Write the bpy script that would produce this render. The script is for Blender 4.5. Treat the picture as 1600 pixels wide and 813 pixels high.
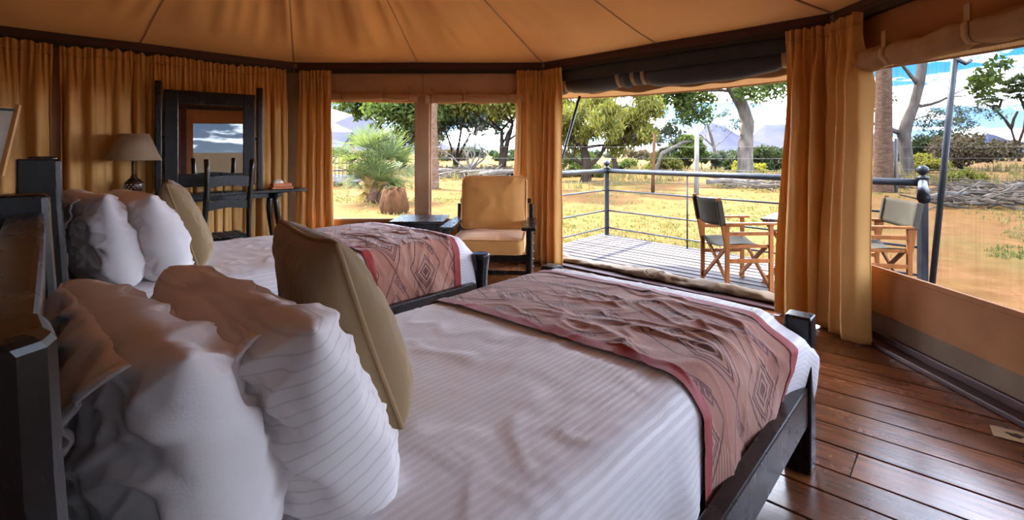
import bpy, math, random
import numpy as np
from mathutils import Vector, Matrix

random.seed(7)
RNG = np.random.default_rng(11)
S = bpy.context.scene
for o in list(bpy.data.objects):
    bpy.data.objects.remove(o, do_unlink=True)
COL = S.collection
PI = math.pi

# ------------------------------------------------------------------ camera
F = 770.0            # focal length in pixels of a 1600 x 813 frame
HC = 1.30            # eye height above the tent floor
HZ = 238.0           # pixel row of the horizon
cd = bpy.data.cameras.new('camera'); cam = bpy.data.objects.new('camera', cd); COL.objects.link(cam)
cd.sensor_width = 36.0; cd.lens = 36.0 * F / 1600.0
cd.shift_y = -(406.5 - HZ) / 1600.0
cd.clip_start = 0.02; cd.clip_end = 3000
cam.location = (0, 0, HC); cam.rotation_euler = (PI / 2, 0, 0)
S.camera = cam

# ------------------------------------------------------------------ exposure, sky, sun
S.view_settings.view_transform = 'Standard'
try: S.view_settings.look = 'None'
except Exception: pass
S.view_settings.exposure = 3.78
S.view_settings.gamma = 1.0
S.view_settings.use_curve_mapping = False
S.cycles.max_bounces = 10
S.cycles.diffuse_bounces = 6
S.cycles.transparent_max_bounces = 24
S.cycles.sample_clamp_indirect = 8.0
try: S.cycles.use_denoising = True
except Exception: pass
SUN_STRENGTH = 3.8
SKY_STRENGTH = 1.15

def build_world():
    w = bpy.data.worlds.new('sky'); S.world = w; w.use_nodes = True
    nt = w.node_tree; nt.nodes.clear()
    N = nt.nodes.new; L = nt.links.new
    tc = N('ShaderNodeTexCoord'); sep = N('ShaderNodeSeparateXYZ'); L(tc.outputs['Generated'], sep.inputs[0])
    # blue gradient
    ramp = N('ShaderNodeValToRGB'); L(sep.outputs['Z'], ramp.inputs[0])
    e = ramp.color_ramp.elements
    e[0].position = 0.0; e[0].color = (0.13, 0.19, 0.27, 1)
    e[1].position = 0.55; e[1].color = (0.012, 0.060, 0.19, 1)
    k = ramp.color_ramp.elements.new(0.13); k.color = (0.020, 0.095, 0.22, 1)
    # clouds on a flat layer above
    add = N('ShaderNodeMath'); add.operation = 'ADD'; add.inputs[1].default_value = 0.16; L(sep.outputs['Z'], add.inputs[0])
    dv = N('ShaderNodeVectorMath'); dv.operation = 'DIVIDE'; L(tc.outputs['Generated'], dv.inputs[0])
    cmb = N('ShaderNodeCombineXYZ')
    for i in range(3): L(add.outputs[0], cmb.inputs[i])
    L(cmb.outputs[0], dv.inputs[1])
    mp = N('ShaderNodeMapping'); mp.inputs['Location'].default_value = (1.7, 0.4, 0); mp.inputs['Scale'].default_value = (0.75, 1.0, 0.0)
    L(dv.outputs[0], mp.inputs[0])
    nz = N('ShaderNodeTexNoise'); nz.inputs['Scale'].default_value = 1.5; nz.inputs['Detail'].default_value = 9; nz.inputs['Roughness'].default_value = 0.56
    L(mp.outputs[0], nz.inputs['Vector'])
    cr = N('ShaderNodeValToRGB'); L(nz.outputs[0], cr.inputs[0])
    c = cr.color_ramp.elements; c[0].position = 0.47; c[0].color = (0, 0, 0, 1); c[1].position = 0.61; c[1].color = (1, 1, 1, 1)
    mix = N('ShaderNodeMixRGB'); L(cr.outputs[0], mix.inputs[0]); L(ramp.outputs[0], mix.inputs[1]); mix.inputs[2].default_value = (2.95, 3.25, 3.8, 1)
    bg = N('ShaderNodeBackground'); bg.inputs[1].default_value = SKY_STRENGTH; L(mix.outputs[0], bg.inputs[0])
    out = N('ShaderNodeOutputWorld'); L(bg.outputs[0], out.inputs[0])
build_world()

sd = bpy.data.lights.new('sun', 'SUN'); sun = bpy.data.objects.new('sun', sd); COL.objects.link(sun)
sd.energy = SUN_STRENGTH; sd.angle = math.radians(0.6); sd.color = (1.0, 0.95, 0.87)
SUN_DIR = Vector((0.765 * math.cos(math.radians(52)), -0.643 * math.cos(math.radians(52)), -math.sin(math.radians(52))))
sun.rotation_euler = SUN_DIR.to_track_quat('-Z', 'Y').to_euler()
sun.location = (-20, 20, 30)

# ------------------------------------------------------------------ pixel helpers (place things at real distances)
GZ = -0.30           # level of the ground outside
def at(u, v, Y):
    return Vector(((u - 800) / F * Y, Y, HC + (HZ - v) / F * Y))
def onlev(u, v, h=0.0):
    Y = (HC - h) * F / (v - HZ)
    return Vector(((u - 800) / F * Y, Y, h))

# ------------------------------------------------------------------ noise
_perm = np.random.default_rng(3).permutation(256); _perm = np.concatenate([_perm, _perm, _perm])
_g = np.random.default_rng(4).normal(size=(256, 3)); _g /= np.linalg.norm(_g, axis=1)[:, None]
def pn(x, y, z=0.0):
    x, y, z = np.broadcast_arrays(np.asarray(x, float), np.asarray(y, float), np.asarray(z, float))
    xi, yi, zi = np.floor(x).astype(int), np.floor(y).astype(int), np.floor(z).astype(int)
    xf, yf, zf = x - xi, y - yi, z - zi
    f = lambda t: t * t * t * (t * (t * 6 - 15) + 10)
    u, v, w = f(xf), f(yf), f(zf)
    r = 0
    for a in (0, 1):
        for b in (0, 1):
            for c in (0, 1):
                h = _perm[_perm[_perm[(xi + a) & 255] + ((yi + b) & 255)] + ((zi + c) & 255)]
                g = _g[h]
                d = g[..., 0] * (xf - a) + g[..., 1] * (yf - b) + g[..., 2] * (zf - c)
                r = r + d * (u if a else 1 - u) * (v if b else 1 - v) * (w if c else 1 - w)
    return r * 1.5
def fbm(x, y, z=0.0, o=3):
    r = 0; a = 1.0
    for i in range(o):
        r = r + a * pn(np.asarray(x) * 2 ** i + 7.1 * i, np.asarray(y) * 2 ** i + 3.3 * i, np.asarray(z) * 2 ** i + 1.7 * i); a *= 0.5
    return r
def sstep(a, b, x):
    t = np.clip((np.asarray(x, float) - a) / (b - a), 0, 1)
    return t * t * (3 - 2 * t)

# ------------------------------------------------------------------ scene helpers
def tag(o, label=None, cat=None, group=None, kind=None):
    if label: o['label'] = label
    if cat: o['category'] = cat
    if group: o['group'] = group
    if kind: o['kind'] = kind
    return o
def thing(name, label, cat, loc=(0, 0, 0), rz=0.0, group=None):
    o = bpy.data.objects.new(name, None); COL.objects.link(o)
    o.location = loc; o.rotation_euler = (0, 0, rz); o.empty_display_size = 0.1
    return tag(o, label, cat, group)
def mk(name, verts, faces, mat, parent=None, smooth=False, uv=None, loc=None, rz=None, bevel=0.0, seg=2, thick=0.0):
    me = bpy.data.meshes.new(name)
    me.from_pydata([tuple(map(float, p)) for p in verts], [], [tuple(map(int, f)) for f in faces])
    if smooth: me.polygons.foreach_set('use_smooth', [True] * len(me.polygons))
    if uv is not None:
        ul = me.uv_layers.new(name='UVMap')
        li = np.empty(len(me.loops), int); me.loops.foreach_get('vertex_index', li)
        ul.data.foreach_set('uv', np.asarray(uv, float)[li].ravel())
    me.update()
    if mat is not None: me.materials.append(mat)
    o = bpy.data.objects.new(name, me); COL.objects.link(o)
    if parent is not None: o.parent = parent
    if loc is not None: o.location = loc
    if rz is not None: o.rotation_euler = (0, 0, rz)
    if thick:
        m = o.modifiers.new('thickness', 'SOLIDIFY'); m.thickness = thick; m.offset = 0
    if bevel:
        m = o.modifiers.new('bevel', 'BEVEL'); m.width = bevel; m.segments = seg; m.limit_method = 'ANGLE'; m.angle_limit = math.radians(40)
        try: m.harden_normals = False
        except Exception: pass
    return o
def copy_tree(o, parent=None):
    c = o.copy(); COL.objects.link(c); c.parent = parent
    for ch in list(o.children):
        d = ch.copy(); COL.objects.link(d); d.parent = c
        for g in list(ch.children):
            e = g.copy(); COL.objects.link(e); e.parent = d
    return c

class MB:
    def __init__(s): s.v = []; s.f = []
    def add(s, vs, fs):
        n = len(s.v); s.v += [tuple(p) for p in vs]; s.f += [tuple(i + n for i in f) for f in fs]; return s
    def box(s, x0, x1, y0, y1, z0, z1):
        vs = [(x, y, z) for z in (z0, z1) for y in (y0, y1) for x in (x0, x1)]
        return s.add(vs, [(0, 2, 3, 1), (4, 5, 7, 6), (0, 1, 5, 4), (2, 6, 7, 3), (0, 4, 6, 2), (1, 3, 7, 5)])
    def bar(s, a, b, w, h, up=(0, 0, 1)):
        """rectangular bar from a to b, width w (sideways), height h (towards up)"""
        a = Vector(a); b = Vector(b); d = (b - a).normalized(); up = Vector(up)
        sd_ = d.cross(up)
        if sd_.length < 1e-5: sd_ = d.cross(Vector((0, 1, 0)))
        sd_.normalize(); u2 = sd_.cross(d).normalized()
        vs = [p + sd_ * (i * w / 2) + u2 * (j * h / 2) for p in (a, b) for (i, j) in ((-1, -1), (1, -1), (1, 1), (-1, 1))]
        return s.add(vs, [(3, 2, 1, 0), (4, 5, 6, 7), (0, 1, 5, 4), (1, 2, 6, 5), (2, 3, 7, 6), (3, 0, 4, 7)])
    def tube(s, pts, r, n=8, cap=True, flat=1.0, wob=0.0):
        pts = [Vector(p) for p in pts]; m = len(pts)
        rs = r if hasattr(r, '__len__') else [r] * m
        d0 = (pts[1] - pts[0]).normalized()
        ref = Vector((0, 0, 1)) if abs(d0.z) < 0.9 else Vector((1, 0, 0))
        vs = []
        for i, p in enumerate(pts):
            d = (pts[min(i + 1, m - 1)] - pts[max(i - 1, 0)]).normalized()
            a = d.cross(ref)
            if a.length < 1e-4: a = d.cross(Vector((0.3, 1, 0.2)))
            a.normalize(); b = a.cross(d).normalized(); ref = b
            for k in range(n):
                t = 2 * PI * k / n; q = rs[i] * (1 + (random.uniform(-wob, wob) if wob else 0))
                vs.append(p + a * (math.cos(t) * q) + b * (math.sin(t) * q * flat))
        fs = [(i * n + k, i * n + (k + 1) % n, (i + 1) * n + (k + 1) % n, (i + 1) * n + k) for i in range(m - 1) for k in range(n)]
        if cap: fs += [tuple(range(n - 1, -1, -1)), tuple((m - 1) * n + k for k in range(n))]
        return s.add(vs, fs)
    def lathe(s, prof, n=24, c=(0, 0, 0)):
        vs = [(c[0] + r * math.cos(2 * PI * k / n), c[1] + r * math.sin(2 * PI * k / n), c[2] + z) for r, z in prof for k in range(n)]
        m = len(prof)
        fs = [(i * n + k, i * n + (k + 1) % n, (i + 1) * n + (k + 1) % n, (i + 1) * n + k) for i in range(m - 1) for k in range(n)]
        fs += [tuple(range(n - 1, -1, -1)), tuple((m - 1) * n + k for k in range(n))]
        return s.add(vs, fs)
    def prism(s, poly, z0, z1):
        n = len(poly)
        vs = [(p[0], p[1], z0) for p in poly] + [(p[0], p[1], z1) for p in poly]
        fs = [tuple(range(n - 1, -1, -1)), tuple(range(n, 2 * n))] + [(i, (i + 1) % n, n + (i + 1) % n, n + i) for i in range(n)]
        return s.add(vs, fs)
    def build(s, name, mat, parent=None, **k):
        return mk(name, s.v, s.f, mat, parent, **k)

def gridmesh(P, closed_u=False):
    """P: (nv, nu, 3) array -> verts, faces"""
    nv, nu = P.shape[:2]
    idx = np.arange(nv * nu).reshape(nv, nu)
    if closed_u: idx = np.concatenate([idx, idx[:, :1]], axis=1)
    a = idx[:-1, :-1].ravel(); b = idx[:-1, 1:].ravel(); c = idx[1:, 1:].ravel(); d = idx[1:, :-1].ravel()
    return P.reshape(-1, 3), np.stack([a, b, c, d], 1)

# ------------------------------------------------------------------ materials
def M_(nt, op, a, b=None, c=None):
    n = nt.nodes.new('ShaderNodeMath'); n.operation = op
    for i, q in enumerate((a, b, c)):
        if q is None: continue
        if isinstance(q, (int, float)): n.inputs[i].default_value = q
        else: nt.links.new(q, n.inputs[i])
    return n.outputs[0]
def base_mat(name):
    m = bpy.data.materials.new(name); m.use_nodes = True
    nt = m.node_tree; nt.nodes.clear()
    out = nt.nodes.new('ShaderNodeOutputMaterial'); b = nt.nodes.new('ShaderNodeBsdfPrincipled')
    nt.links.new(b.outputs[0], out.inputs[0])
    return m, nt, b, out
def mixc(nt, f, a, b):
    n = nt.nodes.new('ShaderNodeMixRGB')
    for i, q in enumerate((f, a, b)):
        if isinstance(q, (int, float)): n.inputs[i].default_value = q
        elif isinstance(q, tuple): n.inputs[i].default_value = (*q[:3], 1)
        else: nt.links.new(q, n.inputs[i])
    return n.outputs[0]
def ramp(nt, src, p0, p1):
    r = nt.nodes.new('ShaderNodeMapRange'); r.inputs[1].default_value = p0; r.inputs[2].default_value = p1
    nt.links.new(src, r.inputs[0]); return r.outputs[0]
def coords(nt, kind='Object', scale=(1, 1, 1), rz=0.0):
    tc = nt.nodes.new('ShaderNodeTexCoord'); mp = nt.nodes.new('ShaderNodeMapping')
    mp.inputs['Scale'].default_value = scale; mp.inputs['Rotation'].default_value = (0, 0, rz)
    nt.links.new(tc.outputs[kind], mp.inputs[0]); return mp.outputs[0]
def noise(nt, vec, scale, detail=4, rough=0.55):
    n = nt.nodes.new('ShaderNodeTexNoise'); n.inputs['Scale'].default_value = scale; n.inputs['Detail'].default_value = detail
    n.inputs['Roughness'].default_value = rough
    if vec is not None: nt.links.new(vec, n.inputs['Vector'])
    return n.outputs[0]
def bump(nt, b, h, strength=0.3, dist=0.01):
    n = nt.nodes.new('ShaderNodeBump'); n.inputs['Strength'].default_value = strength; n.inputs['Distance'].default_value = dist
    nt.links.new(h, n.inputs['Height']); nt.links.new(n.outputs[0], b.inputs['Normal'])
def pm(name, c1, c2=None, scale=6.0, stretch=(1, 1, 1), rough=0.6, bmp=0.0, bscale=40.0, bdist=0.004, rvar=0.0, metal=0.0, sheen=0.0, coat=0.0, perobj=0.0, spec=None, contrast=(0.35, 0.65), kind='Object'):
    m, nt, b, out = base_mat(name)
    v = coords(nt, kind, stretch)
    f = None
    if c2 is not None:
        f = ramp(nt, noise(nt, v, scale), *contrast)
        col = mixc(nt, f, c1, c2)
    else:
        rgb = nt.nodes.new('ShaderNodeRGB'); rgb.outputs[0].default_value = (*c1, 1); col = rgb.outputs[0]
    if perobj:
        oi = nt.nodes.new('ShaderNodeObjectInfo'); hsv = nt.nodes.new('ShaderNodeHueSaturation')
        nt.links.new(M_(nt, 'MULTIPLY_ADD', oi.outputs['Random'], perobj, 1 - perobj / 2), hsv.inputs['Value']); nt.links.new(col, hsv.inputs['Color']); col = hsv.outputs[0]
    nt.links.new(col, b.inputs['Base Color'])
    b.inputs['Roughness'].default_value = rough; b.inputs['Metallic'].default_value = metal
    if spec is not None: b.inputs['Specular IOR Level'].default_value = spec
    if sheen: b.inputs['Sheen Weight'].default_value = sheen
    if coat: b.inputs['Coat Weight'].default_value = coat; b.inputs['Coat Roughness'].default_value = 0.12
    if rvar:
        nt.links.new(M_(nt, 'MULTIPLY_ADD', noise(nt, v, scale * 2.3), rvar * 2, rough - rvar), b.inputs['Roughness'])
    if bmp: bump(nt, b, noise(nt, v, bscale, 3), bmp, bdist)
    return m
def translucent_mat(name, c1, c2, tint, fac, scale=5.0, bmp=0.15, bscale=60.0, rough=0.8, island=False, stretch=(1, 1, 1)):
    """cloth or leaf: diffuse front, part of the light comes through"""
    m = bpy.data.materials.new(name); m.use_nodes = True; nt = m.node_tree; nt.nodes.clear()
    N = nt.nodes.new; L = nt.links.new
    out = N('ShaderNodeOutputMaterial'); d = N('ShaderNodeBsdfPrincipled'); t = N('ShaderNodeBsdfTranslucent'); mx = N('ShaderNodeMixShader')
    if island:
        g = N('ShaderNodeNewGeometry'); f = g.outputs['Random Per Island']
    else:
        v = coords(nt, 'Object', stretch); f = ramp(nt, noise(nt, v, scale), 0.3, 0.7)
    col = mixc(nt, f, c1, c2)
    L(col, d.inputs['Base Color']); d.inputs['Roughness'].default_value = rough; d.inputs['Specular IOR Level'].default_value = 0.05 if island else 0.2
    mul = N('ShaderNodeMixRGB'); mul.blend_type = 'MULTIPLY'; mul.inputs[0].default_value = 1; L(col, mul.inputs[1]); mul.inputs[2].default_value = (*tint, 1)
    L(mul.outputs[0], t.inputs[0]); mx.inputs[0].default_value = fac
    L(d.outputs[0], mx.inputs[1]); L(t.outputs[0], mx.inputs[2]); L(mx.outputs[0], out.inputs[0])
    if bmp and not island: bump(nt, d, noise(nt, coords(nt, 'Object', stretch), bscale, 3), bmp, 0.003)
    return m

MAT = {}
MAT['canvas_roof'] = translucent_mat('canvas_roof', (0.88, 0.52, 0.22), (0.82, 0.47, 0.19), (0.9, 0.6, 0.35), 0.001, scale=2.0, bmp=0.1, bscale=90)
MAT['canvas_wall'] = pm('canvas_wall', (0.50, 0.31, 0.175), (0.43, 0.26, 0.145), scale=3, rough=0.85, bmp=0.2, bscale=200)
MAT['canvas_dull'] = pm('canvas_dull', (0.22, 0.15, 0.09), (0.16, 0.11, 0.07), scale=3, rough=0.9, bmp=0.2, bscale=200)
MAT['canvas_rust'] = pm('canvas_rust', (0.40, 0.17, 0.055), (0.33, 0.135, 0.045), scale=3, rough=0.85, bmp=0.2, bscale=200)
MAT['canvas_tan'] = pm('canvas_tan', (0.42, 0.25, 0.13), (0.34, 0.20, 0.10), scale=6, rough=0.85, bmp=0.3, bscale=60)
MAT['canvas_navy'] = pm('canvas_navy', (0.018, 0.022, 0.032), (0.028, 0.033, 0.045), scale=4, rough=0.55, bmp=0.3, bscale=30)
MAT['canvas_fly'] = translucent_mat('canvas_fly', (0.36, 0.22, 0.115), (0.32, 0.19, 0.095), (0.9, 0.75, 0.55), 0.06)
MAT['strap'] = pm('strap', (0.42, 0.28, 0.20), (0.36, 0.24, 0.16), scale=20, rough=0.8)
MAT['curtain'] = translucent_mat('curtain', (0.72, 0.42, 0.14), (0.66, 0.37, 0.115), (1.05, 1.0, 0.9), 0.16, scale=2.5, bmp=0.2, bscale=160, rough=0.62)
MAT['beam'] = pm('beam', (0.075, 0.022, 0.018), (0.045, 0.015, 0.012), scale=8, stretch=(0.2, 4, 4), rough=0.5, bmp=0.15)
MAT['track'] = pm('track', (0.012, 0.011, 0.011), rough=0.45)
MAT['bracket'] = pm('bracket', (0.25, 0.2, 0.17), rough=0.4, metal=0.6)
MAT['black_wood'] = pm('black_wood', (0.005, 0.0045, 0.0045), (0.010, 0.008, 0.007), scale=7, stretch=(1, 1, 0.3), rough=0.27, rvar=0.04, bmp=0.0, bscale=30, spec=0.38)
MAT['brown_black_wood'] = pm('brown_black_wood', (0.010, 0.0065, 0.005), (0.022, 0.013, 0.009), scale=7, stretch=(1, 1, 0.3), rough=0.28, rvar=0.04, bmp=0.0, bscale=30, spec=0.4)
MAT['mattress'] = pm('mattress', (0.5, 0.47, 0.45), rough=0.9)
MAT['pillow'] = pm('pillow', (0.80, 0.76, 0.75), (0.74, 0.70, 0.69), scale=4, rough=0.8, bmp=0.1, bscale=260, sheen=0.1)
MAT['cushion'] = pm('cushion', (0.30, 0.20, 0.095), (0.265, 0.175, 0.08), scale=5, rough=0.9, bmp=0.25, bscale=260, sheen=0.25)
MAT['piping'] = pm('piping', (0.32, 0.21, 0.10), rough=0.85)
MAT['chair_cushion'] = pm('chair_cushion', (0.62, 0.30, 0.075), (0.54, 0.25, 0.06), scale=4, rough=0.75, bmp=0.2, bscale=140, sheen=0.2)
MAT['runner_red'] = pm('runner_red', (0.35, 0.017, 0.011), (0.27, 0.013, 0.009), scale=30, rough=0.7, bmp=0.3, bscale=120, sheen=0.15)
MAT['lampshade'] = translucent_mat('lampshade', (0.42, 0.31, 0.20), (0.38, 0.28, 0.18), (1, 0.85, 0.6), 0.25, scale=40, bscale=200)
MAT['paper'] = translucent_mat('paper', (0.72, 0.66, 0.55), (0.66, 0.60, 0.50), (1, 0.95, 0.85), 0.3, scale=30)
MAT['pale_wood'] = pm('pale_wood', (0.62, 0.34, 0.12), (0.5, 0.25, 0.08), scale=30, stretch=(1, 1, 0.1), rough=0.6)
MAT['lamp_base'] = pm('lamp_base', (0.02, 0.012, 0.01), (0.06, 0.03, 0.02), scale=30, rough=0.25, coat=0.5)
MAT['bead'] = pm('bead', (0.55, 0.45, 0.32), rough=0.4)
MAT['mirror'] = pm('mirror', (0.9, 0.9, 0.9), rough=0.01, metal=1.0)
MAT['rail_metal'] = pm('rail_metal', (0.009, 0.011, 0.014), (0.015, 0.018, 0.022), scale=12, rough=0.35, spec=0.16, rvar=0.08)
MAT['deck'] = pm('deck', (0.038, 0.030, 0.029), (0.062, 0.052, 0.049), scale=14, stretch=(0.12, 1, 1), rough=0.7, perobj=0.25, bmp=0.2, bscale=50, spec=0.12)
MAT['deck_under'] = pm('deck_under', (0.03, 0.022, 0.018), rough=0.9)
MAT['teak'] = pm('teak', (0.23, 0.075, 0.016), (0.15, 0.048, 0.011), scale=22, stretch=(1, 1, 0.2), rough=0.45, bmp=0.1, spec=0.12)
MAT['chair_canvas'] = pm('chair_canvas', (0.055, 0.048, 0.034), (0.044, 0.038, 0.027), scale=5, rough=0.85, bmp=0.2, bscale=200, spec=0.12)
MAT['woven_seat'] = pm('woven_seat', (0.025, 0.03, 0.04), (0.05, 0.06, 0.08), scale=60, rough=0.5, bmp=0.5, bscale=80)
MAT['table_slat'] = pm('table_slat', (0.13, 0.09, 0.08), (0.10, 0.068, 0.06), scale=20, stretch=(0.2, 2, 1), rough=0.5, perobj=0.15, spec=0.12)
MAT['box_orange'] = pm('box_orange', (0.55, 0.17, 0.04), (0.45, 0.12, 0.03), scale=20, rough=0.5)
MAT['tissue'] = pm('tissue', (0.75, 0.68, 0.58), rough=0.9)
MAT['card'] = pm('card', (0.62, 0.46, 0.28), (0.55, 0.4, 0.24), scale=40, rough=0.6)
MAT['ink'] = pm('ink', (0.05, 0.03, 0.02), rough=0.7)
# ---- materials that need their own node work
def floor_mat():
    m, nt, b, out = base_mat('floor_planks')
    oi = nt.nodes.new('ShaderNodeObjectInfo')
    tc = nt.nodes.new('ShaderNodeTexCoord'); ad = nt.nodes.new('ShaderNodeVectorMath'); ad.operation = 'ADD'
    cmb = nt.nodes.new('ShaderNodeCombineXYZ'); nt.links.new(M_(nt, 'MULTIPLY', oi.outputs['Random'], 37.0), cmb.inputs[2]); nt.links.new(M_(nt, 'MULTIPLY', oi.outputs['Random'], 91.0), cmb.inputs[0])
    nt.links.new(tc.outputs['Object'], ad.inputs[0]); nt.links.new(cmb.outputs[0], ad.inputs[1])
    mp = nt.nodes.new('ShaderNodeMapping'); mp.inputs['Scale'].default_value = (0.35, 5.0, 1.0); nt.links.new(ad.outputs[0], mp.inputs[0])
    g = noise(nt, mp.outputs[0], 7, 6, 0.65)
    col = mixc(nt, ramp(nt, g, 0.3, 0.72), (0.055, 0.014, 0.006), (0.235, 0.075, 0.021))
    wear = noise(nt, ad.outputs[0], 2.6, 5, 0.6)
    col = mixc(nt, M_(nt, 'MULTIPLY', ramp(nt, wear, 0.5, 0.75), 0.55), col, (0.34, 0.115, 0.03))
    hsv = nt.nodes.new('ShaderNodeHueSaturation'); nt.links.new(M_(nt, 'MULTIPLY_ADD', oi.outputs['Random'], 0.7, 0.62), hsv.inputs['Value']); nt.links.new(col, hsv.inputs['Color'])
    nt.links.new(hsv.outputs[0], b.inputs['Base Color'])
    nt.links.new(M_(nt, 'MULTIPLY_ADD', wear, 0.38, 0.07), b.inputs['Roughness'])
    b.inputs['Coat Weight'].default_value = 0.35; b.inputs['Coat Roughness'].default_value = 0.22
    bump(nt, b, g, 0.22, 0.004)
    return m
def spread_mat():
    m, nt, b, out = base_mat('bedspread')
    v = coords(nt, 'UV')
    sep = nt.nodes.new('ShaderNodeSeparateXYZ'); nt.links.new(v, sep.inputs[0])
    st = M_(nt, 'SINE', M_(nt, 'MULTIPLY', sep.outputs[1], 2 * PI / 0.021))
    f = ramp(nt, st, -0.35, 0.35)
    col = mixc(nt, f, (0.735, 0.69, 0.70), (0.80, 0.76, 0.77))
    nt.links.new(col, b.inputs['Base Color'])
    nt.links.new(M_(nt, 'MULTIPLY_ADD', f, -0.22, 0.75), b.inputs['Roughness'])
    b.inputs['Sheen Weight'].default_value = 0.1
    nz = noise(nt, coords(nt, 'UV', (1, 1, 1)), 260, 2)
    nz2 = noise(nt, coords(nt, 'UV', (1, 1.6, 1)), 9, 5, 0.6)
    h = M_(nt, 'ADD', M_(nt, 'MULTIPLY', nz, 0.12), M_(nt, 'ADD', M_(nt, 'MULTIPLY', f, 0.10), M_(nt, 'MULTIPLY', nz2, 0.35)))
    bump(nt, b, h, 0.5, 0.008)
    return m
def runner_mat():
    m, nt, b, out = base_mat('runner_cloth')
    v = coords(nt, 'UV')
    sep = nt.nodes.new('ShaderNodeSeparateXYZ'); nt.links.new(v, sep.inputs[0])
    X = M_(nt, 'ADD', sep.outputs[1], 4.0); Yv = M_(nt, 'ADD', sep.outputs[0], 4.03)
    PX, PY = 0.42, 0.24
    row = M_(nt, 'FLOOR', M_(nt, 'DIVIDE', Yv, PY))
    odd = M_(nt, 'MODULO', row, 2.0)
    cu = M_(nt, 'MULTIPLY', M_(nt, 'SUBTRACT', M_(nt, 'FRACT', M_(nt, 'ADD', M_(nt, 'DIVIDE', X, PX), M_(nt, 'MULTIPLY', odd, 0.5))), 0.5), PX)
    cv = M_(nt, 'MULTIPLY', M_(nt, 'SUBTRACT', M_(nt, 'FRACT', M_(nt, 'DIVIDE', Yv, PY)), 0.5), PY)
    def dia(ox, oy, a, c):
        return M_(nt, 'ADD', M_(nt, 'DIVIDE', M_(nt, 'ABSOLUTE', M_(nt, 'SUBTRACT', cu, ox)), a), M_(nt, 'DIVIDE', M_(nt, 'ABSOLUTE', M_(nt, 'SUBTRACT', cv, oy)), c))
    def ring(d, r, w):
        return M_(nt, 'LESS_THAN', M_(nt, 'ABSOLUTE', M_(nt, 'SUBTRACT', d, r)), w)
    def mx(*q):
        r = q[0]
        for k in q[1:]: r = M_(nt, 'MAXIMUM', r, k)
        return r
    D = dia(-0.04, 0.0, 0.105, 0.078)
    big = mx(ring(D, 1.0, 0.065), ring(D, 0.82, 0.05), ring(D, 0.50, 0.075), M_(nt, 'LESS_THAN', D, 0.30))
    small = None
    for ox, oy in ((0.085, 0.062), (0.118, 0.036), (0.150, 0.012)):
        d = dia(ox, oy, 0.026, 0.022); q = mx(ring(d, 1.0, 0.2), M_(nt, 'LESS_THAN', d, 0.45))
        small = q if small is None else mx(small, q)
    au = M_(nt, 'ABSOLUTE', cu); av = M_(nt, 'ABSOLUTE', cv)
    hexl = M_(nt, 'LESS_THAN', M_(nt, 'ABSOLUTE', M_(nt, 'SUBTRACT', M_(nt, 'ADD', M_(nt, 'MULTIPLY', au, 0.571), av), 0.12)), 0.0048)
    stripes = M_(nt, 'LESS_THAN', M_(nt, 'FRACT', M_(nt, 'DIVIDE', Yv, 0.0125)), 0.42)
    band = M_(nt, 'MULTIPLY', M_(nt, 'LESS_THAN', M_(nt, 'SINE', M_(nt, 'ADD', M_(nt, 'MULTIPLY', X, 9.0), M_(nt, 'MULTIPLY', Yv, 13.0))), 0.1), M_(nt, 'GREATER_THAN', D, 1.05))
    wv = noise(nt, v, 420, 1)
    base = mixc(nt, ramp(nt, wv, 0.3, 0.7), (0.33, 0.122, 0.076), (0.42, 0.178, 0.118))
    inner = M_(nt, 'MULTIPLY', M_(nt, 'LESS_THAN', D, 1.0), 0.45)
    base = mixc(nt, inner, base, (0.54, 0.31, 0.22))
    base = mixc(nt, M_(nt, 'MULTIPLY', M_(nt, 'MULTIPLY', stripes, band), 0.60), base, (0.62, 0.38, 0.28))
    col = mixc(nt, M_(nt, 'MULTIPLY', mx(big, small, hexl), 0.85), base, (0.095, 0.022, 0.020))
    nt.links.new(col, b.inputs['Base Color']); b.inputs['Roughness'].default_value = 0.85; b.inputs['Sheen Weight'].default_value = 0.2
    bump(nt, b, M_(nt, 'ADD', wv, M_(nt, 'MULTIPLY', noise(nt, v, 14, 4), 2.0)), 0.35, 0.004)
    return m
def screen_mat():
    m = bpy.data.materials.new('insect_screen'); m.use_nodes = True; nt = m.node_tree; nt.nodes.clear()
    N = nt.nodes.new; L = nt.links.new
    out = N('ShaderNodeOutputMaterial'); t = N('ShaderNodeBsdfTransparent'); d = N('ShaderNodeBsdfDiffuse'); mx = N('ShaderNodeMixShader')
    t.inputs[0].default_value = (0.93, 0.95, 1.0, 1); d.inputs[0].default_value = (0.035, 0.035, 0.04, 1)
    v = coords(nt, 'Object', (130, 1, 2.0)); f = noise(nt, v, 1.0, 2, 0.7)
    L(M_(nt, 'MULTIPLY_ADD', ramp(nt, f, 0.3, 0.75), 0.20, 0.44), mx.inputs[0])
    L(t.outputs[0], mx.inputs[1]); L(d.outputs[0], mx.inputs[2]); L(mx.outputs[0], out.inputs[0])
    return m
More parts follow.
